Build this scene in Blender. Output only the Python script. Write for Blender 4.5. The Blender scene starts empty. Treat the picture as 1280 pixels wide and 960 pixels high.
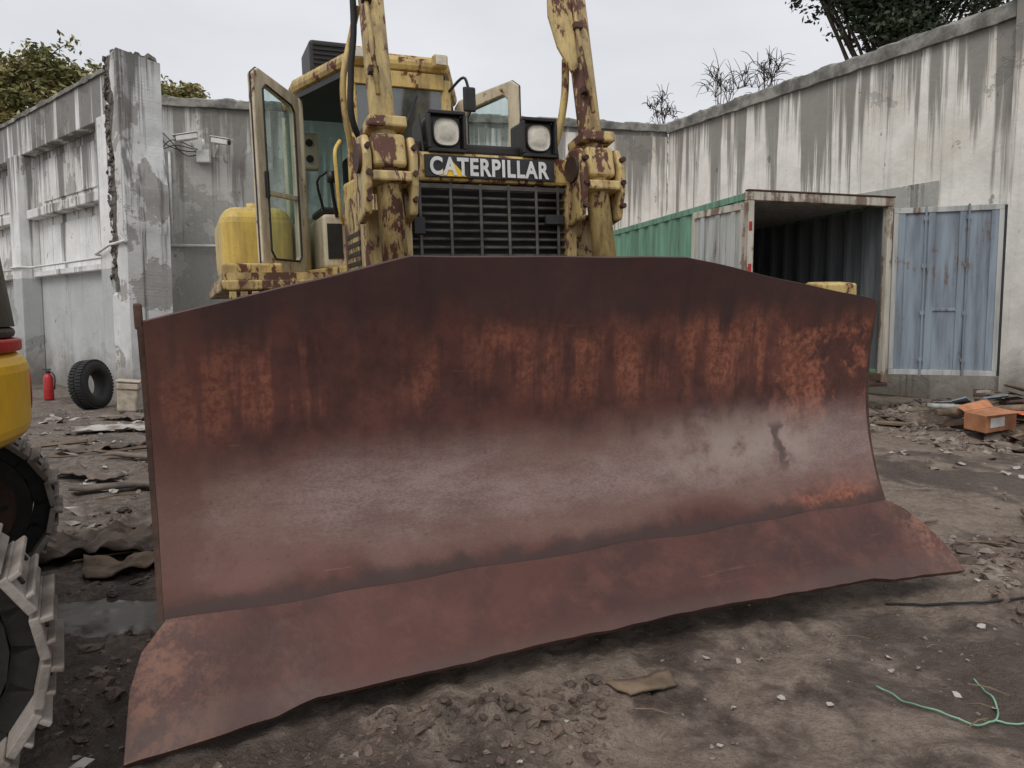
import bpy, math, random
import numpy as np
from mathutils import Vector, Matrix, noise as mnoise
R = math.radians
scene = bpy.context.scene
random.seed(7)

# ------------------------------------------------------------------ materials
class MB:
    def __init__(s, name):
        s.m = bpy.data.materials.new(name); s.m.use_nodes = True
        s.nt = s.m.node_tree
        s.b = s.nt.nodes['Principled BSDF']
        s.tc = s.nt.nodes.new('ShaderNodeTexCoord')
        s.obj = s.tc.outputs['Object']
    def inp(s, node, key, val):
        if hasattr(val, 'is_output'): s.nt.links.new(val, node.inputs[key])
        else:
            if isinstance(val, tuple) and len(val) == 3 and node.inputs[key].type == 'RGBA': val = val + (1,)
            node.inputs[key].default_value = val
    def noise(s, scale, detail=4, rough=.55, vec=None, dist=0, col=False):
        n = s.nt.nodes.new('ShaderNodeTexNoise')
        s.inp(n, 'Scale', scale); s.inp(n, 'Detail', detail); s.inp(n, 'Roughness', rough); s.inp(n, 'Distortion', dist)
        s.inp(n, 'Vector', vec or s.obj)
        return n.outputs['Color' if col else 'Fac']
    def vor(s, scale, vec=None, feat='F1'):
        n = s.nt.nodes.new('ShaderNodeTexVoronoi'); n.feature = feat
        s.inp(n, 'Scale', scale); s.inp(n, 'Vector', vec or s.obj); return n.outputs['Distance']
    def map(s, sc, loc=(0,0,0), rot=(0,0,0), vec=None):
        n = s.nt.nodes.new('ShaderNodeMapping'); s.inp(n, 'Vector', vec or s.obj)
        n.inputs['Scale'].default_value = sc; n.inputs['Location'].default_value = loc; n.inputs['Rotation'].default_value = rot
        return n.outputs[0]
    def xyz(s, vec=None):
        n = s.nt.nodes.new('ShaderNodeSeparateXYZ'); s.inp(n, 0, vec or s.obj); return n.outputs
    def rng(s, v, a, b, c=0., d=1., smooth=True):
        n = s.nt.nodes.new('ShaderNodeMapRange'); n.interpolation_type = 'SMOOTHSTEP' if smooth else 'LINEAR'
        s.inp(n, 0, v); n.inputs[1].default_value = a; n.inputs[2].default_value = b
        n.inputs[3].default_value = c; n.inputs[4].default_value = d
        return n.outputs[0]
    def math(s, op, a, b=0.):
        n = s.nt.nodes.new('ShaderNodeMath'); n.operation = op; s.inp(n, 0, a); s.inp(n, 1, b); return n.outputs[0]
    def mul(s, a, b): return s.math('MULTIPLY', a, b)
    def add(s, a, b): return s.math('ADD', a, b)
    def mix(s, f, a, b, mode='MIX'):
        n = s.nt.nodes.new('ShaderNodeMixRGB'); n.blend_type = mode
        s.inp(n, 0, f); s.inp(n, 1, a); s.inp(n, 2, b); return n.outputs[0]
    def bump(s, h, strength=.3, dist=.02):
        n = s.nt.nodes.new('ShaderNodeBump'); s.inp(n, 'Height', h)
        n.inputs['Strength'].default_value = strength; n.inputs['Distance'].default_value = dist
        s.nt.links.new(n.outputs[0], s.b.inputs['Normal'])
    def out(s, col=None, rough=None, metal=None):
        if col is not None: s.inp(s.b, 'Base Color', col)
        if rough is not None: s.inp(s.b, 'Roughness', rough)
        if metal is not None: s.inp(s.b, 'Metallic', metal)
        return s.m

def simple(name, c, rough=.6, metal=0., var=.3, scale=8, bump=.15):
    k = MB(name)
    n = k.noise(scale, 4, .65)
    f = k.rng(n, .3, .7)
    dark = tuple(x*(1-var) for x in c); lite = tuple(min(1, x*(1+var*.5)) for x in c)
    k.bump(k.noise(scale*6, 2), bump, .01)
    return k.out(k.mix(f, dark, lite), rough, metal)

def chipped(name, paint, rust=(.075,.028,.016), amount=.56, rough=.5, dirt=.5):
    k = MB(name)
    n1 = k.noise(5, 6, .70, k.map((1.35,1.35,.55)), .5); n2 = k.noise(22, 3, .6, k.map((1,1,.7)))
    big = k.noise(1.3, 3, .5, k.map((1,1,1),(3,7,2)))
    chip = k.rng(k.add(k.add(k.mul(n1, .75), k.mul(n2, .25)), k.mul(k.add(big, -.5), .16)), amount, amount+.025)
    halo = k.rng(k.add(k.add(k.mul(n1, .75), k.mul(n2, .25)), k.mul(k.add(big, -.5), .16)), amount-.06, amount)
    grime = k.mul(k.rng(k.noise(3, 5, .7, k.map((3,3,.6))), .40, .66), dirt)
    pv = k.mix(k.noise(2, 3), tuple(p*.80 for p in paint), tuple(min(1, p*1.12) for p in paint))
    pc = k.mix(grime, pv, (.17,.115,.06))
    pc = k.mix(k.mul(halo, .35), pc, (.30,.16,.06))
    sp = k.rng(k.noise(60, 2, .6), .66, .72)
    pc = k.mix(k.mul(sp, .6), pc, (.12,.07,.04))
    rc = k.mix(k.noise(14, 3), rust, tuple(r*2.3 for r in rust))
    k.bump(k.add(k.mul(chip, -1.), k.mul(n2, .4)), .35, .006)
    return k.out(k.mix(chip, pc, rc), k.add(rough, k.mul(chip, .3)))

def glassmat(name, tint, gl=.12):
    m = bpy.data.materials.new(name); m.use_nodes = True; nt = m.node_tree; nt.nodes.clear()
    o = nt.nodes.new('ShaderNodeOutputMaterial'); t = nt.nodes.new('ShaderNodeBsdfTransparent'); g = nt.nodes.new('ShaderNodeBsdfGlossy')
    d = nt.nodes.new('ShaderNodeBsdfDiffuse'); d.inputs[0].default_value = (.35,.4,.38,1)
    mx = nt.nodes.new('ShaderNodeMixShader'); mx2 = nt.nodes.new('ShaderNodeMixShader')
    nz = nt.nodes.new('ShaderNodeTexNoise'); nz.inputs['Scale'].default_value = 3; nz.inputs['Detail'].default_value = 4
    mr = nt.nodes.new('ShaderNodeMapRange'); mr.inputs[1].default_value = .35; mr.inputs[2].default_value = .75; mr.inputs[3].default_value = .05; mr.inputs[4].default_value = .35
    nt.links.new(nz.outputs[0], mr.inputs[0]); nt.links.new(mr.outputs[0], mx2.inputs[0])
    t.inputs[0].default_value = tint+(1,); g.inputs['Roughness'].default_value = .06
    mx.inputs[0].default_value = gl
    nt.links.new(t.outputs[0], mx.inputs[1]); nt.links.new(g.outputs[0], mx.inputs[2])
    nt.links.new(mx.outputs[0], mx2.inputs[1]); nt.links.new(d.outputs[0], mx2.inputs[2])
    nt.links.new(mx2.outputs[0], o.inputs[0]); return m

M = {}
M['yellow'] = chipped('yellow_paint_worn', (.66,.48,.17), amount=.555, dirt=.65)
M['yellow_chip'] = chipped('yellow_paint_heavily_chipped', (.62,.47,.20), rust=(.070,.032,.022), amount=.51, dirt=.75)
M['yellow2'] = chipped('yellow_paint_clean', (.74,.52,.12), amount=.62, dirt=.4, rough=.38)
M['beige'] = chipped('beige_cab_paint', (.66,.58,.42), amount=.60, dirt=.45)
M['black'] = simple('black_plastic', (.02,.02,.022), .45)
M['dark'] = simple('dark_steel', (.035,.033,.03), .5, .3)
M['slat'] = simple('grille_steel', (.10,.092,.08), .5, .2, .6, 5)
M['darkrust'] = simple('dark_rusty_steel', (.085,.045,.032), .75, .1, .5, 6, .3)
M['seat'] = simple('seat_fabric', (.035,.035,.04), .85)
M['lens'] = simple('headlamp_lens', (.66,.62,.52), .12, 0, .25, 14)
M['chrome'] = simple('chrome', (.6,.6,.6), .2, 1)
M['rubber'] = simple('rubber', (.022,.022,.022), .8, 0, .3, 10)
M['white'] = simple('white_paint', (.74,.74,.71), .5, 0, .15, 5, .05)
M['red'] = simple('red_paint', (.45,.02,.02), .4)
M['glass'] = glassmat('cab_glass', (.66,.78,.75))
M['dglass'] = glassmat('tinted_glass', (.12,.14,.15), .2)
M['beigeplast'] = simple('beige_plastic', (.5,.43,.34), .6)
M['wood'] = simple('weathered_wood', (.19,.135,.09), .85, 0, .5, 5, .4)
M['card'] = simple('cardboard', (.45,.2,.10), .85, 0, .35, 5)
M['cloth'] = simple('muddy_tarp', (.095,.066,.05), .8, 0, .6, 4, .4)
M['sheetd'] = simple('dirty_scrap_sheet', (.17,.135,.11), .85, 0, .6, 4, .4)
M['green_rope'] = simple('green_rope', (.22,.42,.28), .6)
M['bluelid'] = simple('blue_cap', (.03,.16,.6), .4)
M['orange'] = simple('orange_plastic', (.7,.15,.05), .5)
M['clear'] = glassmat('bottle_plastic', (.75,.85,.92), .25)
M['trig'] = simple('decal_yellow', (.85,.55,.03), .4, 0, .1)

def blade_mat():
    k = MB('blade_rusty_steel'); x, y, z = k.xyz()
    n = k.noise(1.6, 6, .62, dist=.6); nf = k.noise(34, 3, .7); nm = k.noise(7, 5, .68)
    base = k.mix(k.rng(nm, .3, .7), (.058,.020,.016), (.118,.040,.030))
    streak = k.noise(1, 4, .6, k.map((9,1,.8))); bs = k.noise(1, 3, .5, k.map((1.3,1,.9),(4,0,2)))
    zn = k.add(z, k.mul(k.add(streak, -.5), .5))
    patch = k.mul(k.rng(k.add(k.mul(n, .5), k.mul(streak, .5)), .46, .60), k.rng(bs, .38, .56))
    band = k.mul(k.rng(zn, .98, 1.20), k.rng(zn, 1.50, 1.34))
    right = k.mul(k.rng(k.add(x, k.mul(k.add(nm, -.5), .9)), 3.10, 3.4), k.rng(k.noise(3.2, 6, .72), .43, .54))
    right = k.mul(right, k.rng(z, 1.47, 1.3))
    om = k.math('MAXIMUM', k.mul(patch, k.mul(band, .82)), k.mul(right, .85))
    orange = k.mix(k.rng(nf, .3, .7), (.17,.045,.026), (.42,.155,.088))
    c = k.mix(om, base, orange)
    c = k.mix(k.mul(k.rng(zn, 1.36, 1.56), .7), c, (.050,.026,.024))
    c = k.mix(k.mul(k.rng(streak, .55, .7), .4), c, (.034,.016,.014))
    wl = k.rng(k.add(z, k.mul(k.add(n, -.5), .30)), .35, .50); wu = k.rng(k.add(z, k.mul(k.add(streak, -.5), .12)), 1.02, .76)
    wear = k.mul(wl, wu)
    g1 = k.noise(1, 3, .8, k.map((60,60,160), rot=(0,.35,0))); g2 = k.noise(1, 4, .7, k.map((2.2,2,7), rot=(0,-.1,0)))
    wc = k.mix(k.rng(k.add(k.mul(g1, .5), k.mul(g2, .5)), .36, .66), (.170,.104,.090), (.345,.250,.228))
    redw = k.rng(k.noise(1.1, 4, .5, k.map((1,1,2.2), (5,2,1))), .40, .66)
    wc = k.mix(k.mul(redw, .65), wc, (.19,.092,.068))
    lowred = k.mul(k.rng(k.add(z, k.mul(k.add(nm, -.5), .2)), .66, .46), .7)
    wc = k.mix(lowred, wc, (.165,.075,.055))
    bright = k.mul(k.rng(k.add(x, k.mul(k.add(n, -.5), .8)), 2.2, 3.0), k.rng(x, 3.8, 3.3)); bright = k.mul(bright, k.rng(nm, .3, .6))
    bright = k.mul(bright, k.rng(z, .5, .7))
    wc = k.mix(k.mul(bright, .75), wc, (.42,.34,.30))
    c = k.mix(k.mul(wear, .92), c, wc)
    lm = k.rng(k.add(x, k.mul(k.add(nm, -.5), .5)), .42, .20)
    c = k.mix(k.mul(lm, .6), c, k.mix(nf, (.080,.032,.024), (.17,.068,.046)))
    dx = k.rng(k.math('ABSOLUTE', k.add(k.add(x, -3.27), k.mul(k.add(nm, -.5), .22))), .05, .015)
    dz = k.mul(k.rng(z, .55, .64), k.rng(z, .86, .80))
    c = k.mix(k.mul(k.mul(dx, dz), .75), c, (.06,.03,.025))
    foot = k.mul(k.rng(k.add(z, k.mul(k.add(nm, -.5), .14)), .43, .36), .85)  # dark line above the cutting edge: seam shadow painted into the colour
    c = k.mix(foot, c, (.055,.032,.027))
    c = k.mix(k.mul(k.rng(nf, .58, .75), .3), c, (.036,.017,.014))
    scr = k.rng(k.noise(1, 3, .6, k.map((3,1,46), rot=(0,.5,0))), .72, .78)
    c = k.mix(k.mul(scr, .25), c, (.30,.20,.17))
    k.bump(k.add(k.mul(nf, .4), nm), .22, .005)
    return k.out(c, k.add(k.add(k.mul(wear, -.16), .58), k.mul(nm, .1)), .08)
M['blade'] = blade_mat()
def edge_mat():
    k = MB('cutting_edge_steel'); x, y, z = k.xyz()
    n = k.noise(2.0, 5, .6, dist=.5); nf = k.noise(35, 3, .7); n6 = k.noise(6, 5, .7)
    c = k.mix(k.rng(n, .35, .65), (.058,.021,.016), (.100,.035,.026))
    c = k.mix(k.mul(k.rng(n6, .45, .7), .45), c, (.155,.060,.042))
    ends = k.math('MAXIMUM', k.rng(x, .45, .05), k.rng(x, 3.8, 4.1))
    c = k.mix(k.mul(ends, k.rng(k.add(k.mul(nf, .5), k.mul(n6, .5)), .42, .6)), c, (.24,.115,.075))
    lowe = k.rng(k.add(z, k.mul(k.add(n, -.5), .1)), .13, .07)
    c = k.mix(k.mul(lowe, .45), c, (.095,.060,.050))
    scr = k.rng(k.noise(1, 4, .7, k.map((2,30,30), rot=(0,.25,0))), .63, .74)
    c = k.mix(k.mul(scr, .25), c, (.24,.15,.125))
    k.bump(k.add(nf, k.mul(n, 1.5)), .2, .005)
    return k.out(c, k.rng(nf, .3, .7, .42, .60), .06)
M['edge'] = edge_mat()

def wall_mat(name, lite=(.56,.56,.55), grey=(.30,.30,.29), peel=.55, streakamt=.75, ztop=6.9, zgrey=None, seed=0., reach=3.2, dripcol=(.10,.092,.082), bias=0., longrun=.3):
    k = MB(name); x, y, z = k.xyz()
    off = k.map((1,1,1), (seed, seed*.7, 0))
    big = k.noise(.4, 5, .6, off, .5); fine = k.noise(9, 5, .7, off); mid = k.noise(1.5, 6, .68, off, .3)
    c = k.mix(k.rng(mid, .35, .65), tuple(v*.82 for v in lite), lite)
    c = k.mix(k.mul(k.rng(big, .42, .7), .5), c, tuple(v*w for v,w in zip(lite,(.70,.65,.57))))
    pe = k.rng(k.add(k.mul(big, .6), k.mul(mid, .4)), peel, peel+.015)
    c = k.mix(k.mul(pe, .85), c, k.mix(fine, tuple(v*.75 for v in grey), tuple(v*1.3 for v in grey)))
    st = k.noise(1, 5, .7, k.map((1.9,1.9,.07), (seed,0,0)))
    st2 = k.noise(1, 4, .65, k.map((9,9,.22), (seed,3,0)))
    s = k.add(k.mul(st, .68), k.mul(st2, .32))
    h = k.rng(z, ztop-reach, ztop, 0., .17, False)
    drip = k.rng(k.add(s, h), .58-bias, .66-bias)
    c = k.mix(k.mul(drip, streakamt), c, k.mix(fine, dripcol, tuple(v*1.9 for v in dripcol)))
    c = k.mix(k.mul(k.rng(st2, .52, .74), longrun), c, (.22,.20,.17))
    tb = k.rng(k.add(z, k.mul(k.add(mid, -.5), 1.3)), ztop-.5, ztop+.15)
    c = k.mix(k.mul(tb, .6), c, (.12,.115,.10))
    if zgrey:
        gz = k.rng(k.add(z, k.mul(k.add(big, -.5), .12)), zgrey+.01, zgrey-.01)
        c = k.mix(k.mul(gz, .6), c, (.29,.31,.31))
    low = k.rng(k.add(z, k.mul(k.add(mid, -.5), 1.4)), 1.2, .0)
    c = k.mix(k.mul(low, .75), c, (.14,.115,.09))
    pit = k.rng(k.noise(5, 3, .6, k.map((1,1,.5),(seed,9,0))), .68, .72)
    c = k.mix(k.mul(pit, .6), c, (.13,.10,.08))
    k.bump(k.add(k.add(fine, k.mul(mid, 1.5)), k.mul(pe, -.8)), .45, .02)
    return k.out(c, .9)
M['wallR'] = wall_mat('stained_white_render', (.86,.825,.765), (.44,.42,.39), .59, .78, 6.9, seed=3.3, reach=3.6, bias=.01)
M['wallB'] = wall_mat('stained_grey_render', (.58,.57,.54), (.36,.355,.33), .50, .75, 6.9, seed=11., reach=3.0, bias=.01)
M['wallL'] = wall_mat('peeling_white_render', (.86,.865,.85), (.36,.345,.32), .555, .82, 6.2, zgrey=2.45, seed=21., reach=4.0, dripcol=(.085,.08,.072), bias=.012, longrun=.25)
M['pillarc'] = wall_mat('weathered_pillar_render', (.74,.745,.74), (.30,.285,.265), .52, .85, 6.3, seed=37., reach=5.5, dripcol=(.08,.075,.068), bias=.0, longrun=.3)
M['coping'] = simple('mossy_concrete', (.25,.24,.215), .95, 0, .6, 2.5, .6)
M['rubblec'] = simple('broken_concrete', (.13,.11,.092), .95, 0, .7, 5, .9)

def ground_mat():
    k = MB('muddy_dirt'); x, y, z = k.xyz()
    b = k.noise(.5, 6, .6, dist=.5); m = k.noise(2.2, 6, .66, dist=.4); f = k.noise(15, 6, .75); ff = k.noise(75, 3, .7)
    c = k.mix(k.rng(m, .3, .7), (.145,.105,.080), (.30,.232,.183))
    c = k.mix(k.mul(k.rng(f, .38, .66), .6), c, (.40,.325,.265))
    c = k.mix(k.mul(k.rng(ff, .5, .7), .45), c, (.085,.06,.047))
    left = k.rng(k.add(x, k.mul(b, 2.)), .2, -1.8)
    c = k.mix(k.mul(left, .6), c, k.mix(k.rng(f, .3, .7), (.065,.05,.042), (.27,.23,.20)))
    nearb = k.mul(k.rng(y, 4.4, 2.7), k.rng(x, 1.1, -.9))
    w = k.add(k.add(k.mul(b, .62), k.mul(m, .38)), k.mul(nearb, -.065))
    wet = k.rng(w, .505, .43)
    c = k.mix(k.mul(wet, .78), c, k.mix(f, (.040,.026,.020), (.100,.069,.053)))
    slick = k.rng(w, .44, .40)
    pea = k.vor(38); pm = k.mul(k.rng(pea, .20, .14), k.rng(m, .5, .62))
    c = k.mix(k.mul(pm, .5), c, k.mix(k.noise(30, 1), (.12,.10,.09), (.45,.41,.37)))
    k.bump(k.add(k.add(k.mul(m, 1.4), k.mul(f, 1.2)), k.add(k.mul(ff, .4), k.mul(pm, .5))), 1., .04)
    return k.out(c, k.add(k.add(k.mul(wet, -.32), .92), k.mul(slick, -.40)))
M['ground'] = ground_mat()
k = MB('muddy_water'); M['water'] = k.out(k.mix(k.noise(2, 3), (.045,.036,.03), (.075,.06,.05)), k.rng(k.noise(6,3), .4, .6, .06, .22))
def stone_mat(name, a, b, r=.9):
    k = MB(name)
    c = k.mix(k.rng(k.noise(3.1, 3), .35, .65), a, b); c = k.mix(k.mul(k.noise(25, 4, .7), .6), c, (.075,.058,.048))
    k.bump(k.noise(30, 4), .5, .01); return k.out(c, r)
M['stone'] = stone_mat('rubble_stone', (.16,.122,.097), (.36,.305,.26))
M['mud'] = stone_mat('wet_mud', (.068,.046,.035), (.20,.142,.108), .7)
M['litter'] = stone_mat('litter_paper', (.24,.19,.155), (.66,.63,.58))
k = MB('leaves_dark'); M['leafd'] = k.out(k.mix(k.rng(k.noise(.8, 3), .35, .65), (.018,.03,.014), (.06,.08,.04)), .7)
k = MB('leaves_olive'); M['leafy'] = k.out(k.mix(k.rng(k.noise(.9, 3), .35, .65), (.12,.13,.04), (.38,.32,.13)), .7)
M['bark'] = simple('bark', (.09,.07,.055), .95, 0, .4, 6, .5)
def corr_paint(name, c, rust=.55):
    k = MB(name)
    n = k.noise(2.2, 6, .7, dist=.4); st = k.noise(1, 4, .6, k.map((9,9,.7)))
    p = k.mix(k.rng(st, .35, .7), c, tuple(v*.55 for v in c))
    rm = k.rng(k.add(k.mul(n, .6), k.mul(st, .4)), rust, rust+.06)
    p = k.mix(k.mul(rm, .8), p, (.15,.085,.05))
    k.bump(n, .2, .01); return k.out(p, .6)
M['boxgreen'] = corr_paint('green_sheet_paint', (.18,.36,.25), .6)
M['boxblue'] = corr_paint('bluegrey_sheet_paint', (.25,.30,.355), .56)
M['boxgrey'] = corr_paint('grey_sheet_paint', (.48,.49,.47), .585)
M['boxwhite'] = corr_paint('cream_sheet_paint', (.55,.51,.43), .5)
M['boxin'] = corr_paint('interior_sheet', (.17,.19,.20), .6)
M['trackst']=stone_mat('track_shoe_steel',(.16,.13,.105),(.42,.375,.33))
M['excyel']=simple('excavator_yellow',(.80,.47,.03),.35,0,.15,3,.03)

# ------------------------------------------------------------------ mesh helpers
def link(o, parent=None):
    scene.collection.objects.link(o)
    if parent: o.parent = parent
    return o
def empty(name, loc=(0,0,0), rot=(0,0,0)):
    o = bpy.data.objects.new(name, None); o.location = loc; o.rotation_euler = rot; o.empty_display_size = .2
    scene.collection.objects.link(o); return o
def mobj(name, v, f, mat, parent=None, smooth=False, bev=0, seg=2):
    me = bpy.data.meshes.new(name); me.from_pydata([tuple(a) for a in v], [], f); me.update()
    if mat: me.materials.append(mat)
    if smooth: me.polygons.foreach_set('use_smooth', [True]*len(me.polygons))
    o = bpy.data.objects.new(name, me); link(o, parent)
    if bev:
        b = o.modifiers.new('bevel', 'BEVEL'); b.width = bev; b.segments = seg; b.limit_method = 'ANGLE'; b.angle_limit = R(40)
    return o
BF = [(0,3,2,1),(4,5,6,7),(0,1,5,4),(1,2,6,5),(2,3,7,6),(3,0,4,7)]
def bverts(x0,x1,y0,y1,z0,z1): return [Vector(p) for p in [(x0,y0,z0),(x1,y0,z0),(x1,y1,z0),(x0,y1,z0),(x0,y0,z1),(x1,y0,z1),(x1,y1,z1),(x0,y1,z1)]]
def box(name, x0,x1,y0,y1,z0,z1, mat, parent=None, bev=.008, seg=2, T=None):
    v = bverts(x0,x1,y0,y1,z0,z1)
    if T is not None: v = [T @ p for p in v]
    return mobj(name, v, BF, mat, parent, bev=bev, seg=seg)
class Acc:
    def __init__(s): s.v = []; s.f = []
    def add(s, v, f):
        n = len(s.v); s.v += list(v); s.f += [tuple(i+n for i in q) for q in f]
    def box(s, x0,x1,y0,y1,z0,z1, T=None):
        v = bverts(x0,x1,y0,y1,z0,z1)
        if T is not None: v = [T @ p for p in v]
        s.add(v, BF)
    def obj(s, name, mat, parent=None, smooth=False, bev=0): return mobj(name, s.v, s.f, mat, parent, smooth, bev)
def sweepgeo(pts, r, segs=10, taper=None, caps=True):
    pts = [Vector(p) for p in pts]; v = []; f = []; n = len(pts); up = None
    for i, p in enumerate(pts):
        t = (pts[min(i+1,n-1)] - pts[max(i-1,0)]).normalized()
        if up is None: up = t.orthogonal().normalized()
        else: up = (up - t*up.dot(t)).normalized()
        s = t.cross(up); rr = r if taper is None else taper[i]
        for j in range(segs):
            a = 2*math.pi*j/segs; v.append(p + up*math.cos(a)*rr + s*math.sin(a)*rr)
    for i in range(n-1):
        for j in range(segs):
            f.append((i*segs+j, i*segs+(j+1)%segs, (i+1)*segs+(j+1)%segs, (i+1)*segs+j))
    if caps: f.append(tuple(range(segs-1,-1,-1))); f.append(tuple((n-1)*segs+j for j in range(segs)))
    return v, f
def tube(name, pts, r, mat, parent=None, segs=12, taper=None):
    v, f = sweepgeo(pts, r, segs, taper)
    o = mobj(name, v, f, mat, parent)
    for p in o.data.polygons: p.use_smooth = len(p.vertices) == 4
    return o
def spline(pts, n=8):
    P = [Vector(p) for p in pts]; P = [P[0]*2-P[1]] + P + [P[-1]*2-P[-2]]; out = []
    for i in range(1, len(P)-2):
        for j in range(n):
            t = j/n; a,b,c,d = P[i-1:i+3]
            out.append(.5*((2*b)+(-a+c)*t+(2*a-5*b+4*c-d)*t*t+(-a+3*b-3*c+d)*t**3))
    out.append(P[-2]); return out
def prism(name, poly, z0, z1, mat, parent=None, bev=0, T=None):
    n = len(poly); v = [Vector((p[0],p[1],z0)) for p in poly] + [Vector((p[0],p[1],z1)) for p in poly]
    if T is not None: v = [T @ p for p in v]
    f = [tuple(range(n-1,-1,-1)), tuple(range(n,2*n))] + [(i,(i+1)%n,n+(i+1)%n,n+i) for i in range(n)]
    return mobj(name, v, f, mat, parent, bev=bev)
YZ = Matrix(((0,0,1,0),(1,0,0,0),(0,1,0,0),(0,0,0,1)))

def hull(pts):
    pts = sorted(pts)
    def cr(o,a,b): return (a[0]-o[0])*(b[1]-o[1])-(a[1]-o[1])*(b[0]-o[0])
    lo = []
    for p in pts:
        while len(lo)>1 and cr(lo[-2],lo[-1],p)<=0: lo.pop()
        lo.append(p)
    up = []
    for p in reversed(pts):
        while len(up)>1 and cr(up[-2],up[-1],p)<=0: up.pop()
        up.append(p)
    return lo[:-1]+up[:-1]
def track(parent, x0, w, circles, pitch, mat, wheelmat, gr=.05, name='track'):
    pts = []
    for (cy,cz,r) in circles:
        pts += [(cy+r*math.cos(i*math.pi/24), cz+r*math.sin(i*math.pi/24)) for i in range(48)]
    h = hull(pts); h.append(h[0]); L = [0]
    for a,b in zip(h,h[1:]): L.append(L[-1]+math.dist(a,b))
    n = round(L[-1]/pitch); A = Acc(); B = Acc()
    for i in range(n):
        d = L[-1]*(i+.5)/n; j = max(k for k in range(len(L)) if L[k] <= d); j = min(j, len(h)-2)
        t = (d-L[j])/(L[j+1]-L[j]); py = h[j][0]+(h[j+1][0]-h[j][0])*t; pz = h[j][1]+(h[j+1][1]-h[j][1])*t
        d0=(h[j+1][0]-h[j][0], h[j+1][1]-h[j][1]); ang = math.atan2(d0[1], d0[0])
        T = Matrix.Translation((x0, py, pz)) @ Matrix.Rotation(ang, 4, 'X')
        p = L[-1]/n
        A.box(-w/2,w/2,-p*.49,p*.46,-.03,.0, T)
        A.box(-w/2,w/2,p*.30,p*.42,-.03-gr,-.028, T)
        A.box(-w/2,w/2,-p*.2,-p*.10,-.03-gr*.7,-.028, T)
        B.box(-w*.16,-w*.08,-p*.5,p*.5,.002,.08, T); B.box(w*.08,w*.16,-p*.5,p*.5,.002,.08, T)
        for sx in (-w*.3,w*.3): B.add(*[[T@Vector(q) for q in sweepgeo([(sx,p*.1,-.04),(sx,p*.1,-.02)],.014,6)[0]], sweepgeo([(sx,p*.1,-.04),(sx,p*.1,-.02)],.014,6)[1]])
    A.obj(name+'_shoes', mat, parent, bev=.005); B.obj(name+'_links', wheelmat, parent)
    for q,(cy,cz,r) in enumerate(circles):
        tube(name+'_wheel_%d'%q, [(x0-w*.2,cy,cz),(x0+w*.2,cy,cz)], r-.08, wheelmat, parent, 24)
        tube(name+'_wheel_rim_%d'%q, [(x0-w*.23,cy,cz),(x0+w*.23,cy,cz)], r*.62, M['darkrust'], parent, 24)
        tube(name+'_hub_%d'%q, [(x0-w*.3,cy,cz),(x0+w*.3,cy,cz)], r*.32, wheelmat, parent, 16)
        A = Acc()
        for i in range(8):
            a=i*math.pi/4; A.add(*sweepgeo([(x0-w*.25,cy+math.cos(a)*r*.48,cz+math.sin(a)*r*.48),(x0+w*.25,cy+math.cos(a)*r*.48,cz+math.sin(a)*r*.48)],.018,6))
        A.obj(name+'_wheel_bolts_%d'%q, wheelmat, parent)

# ------------------------------------------------------------------ ground
PUD = [(-2.25,3.95,.50,.24),(2.6,9.6,.8,.25),(-3.0,3.4,.3,.16)]
def gh(x, y):
    d = math.hypot(x, y-6)
    h = mnoise.noise(Vector((x*.35, y*.35, 3.1)))*.05 + mnoise.noise(Vector((x*1.3,y*1.3,7)))*.035 + mnoise.noise(Vector((x*4,y*4,1)))*.024
    if d < 16:
        k = 1.7 if x < .6 else 1.0
        h += mnoise.noise(Vector((x*11,y*11,2)))*.012*k + abs(mnoise.noise(Vector((x*7,y*7,12))))*.022*k + mnoise.noise(Vector((x*22,y*22,8)))*.006*k
    r = math.exp(-((x+.9)**2/1.2+(y-2.35)**2/.12)); h += r*.04*(1+mnoise.noise(Vector((x*6,y*6,5))))
    r = math.exp(-((x+.2)**2/.12+(y-2.76)**2/.03)); h += r*.09*(.8+1.1*mnoise.noise(Vector((x*9,y*9,5)))+.6*mnoise.noise(Vector((x*21,y*21,5))))
    r = math.exp(-((x-3.3)**2/.7+(y-4.1)**2/.4)); h += r*.11*(1+mnoise.noise(Vector((x*5,y*5,5))))
    r = math.exp(-((x-7.3)**2/2.5+(y-11.3)**2/2.)); h += r*.3
    h = h*(1 if d < 40 else max(0, 1-(d-40)/20)) - .02
    for px,py,rx,ry in PUD:
        rr = ((x-px)/rx)**2+((y-py)/ry)**2
        if rr < 12:
            q = math.exp(-rr**1.5*.5); h = h*(1-q*.93) + (-.085)*q + .02*math.exp(-(rr-2.4)**2)
    return h
def build_ground():
    N = 440; us = np.linspace(-1, 1, N)
    wx = 4.4*us + 8*us**3 + 300*us**9; wy = 4.0*us + 9*us**3 + 300*us**9 + 4.4
    v = []
    for yy in wy:
        for xx in wx: v.append((xx, yy, gh(xx, yy)))
    f = [(j*N+i, j*N+i+1, (j+1)*N+i+1, (j+1)*N+i) for j in range(N-1) for i in range(N-1)]
    mobj('ground', v, f, M['ground'], smooth=True)
build_ground()
for px,py,rx,ry in PUD:
    n=40; v=[(px+rx*1.25*math.cos(6.283*i/n),py+ry*1.25*math.sin(6.283*i/n),-.060) for i in range(n)]
    mobj('puddle',v,[tuple(range(n))],M['water'])

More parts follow.
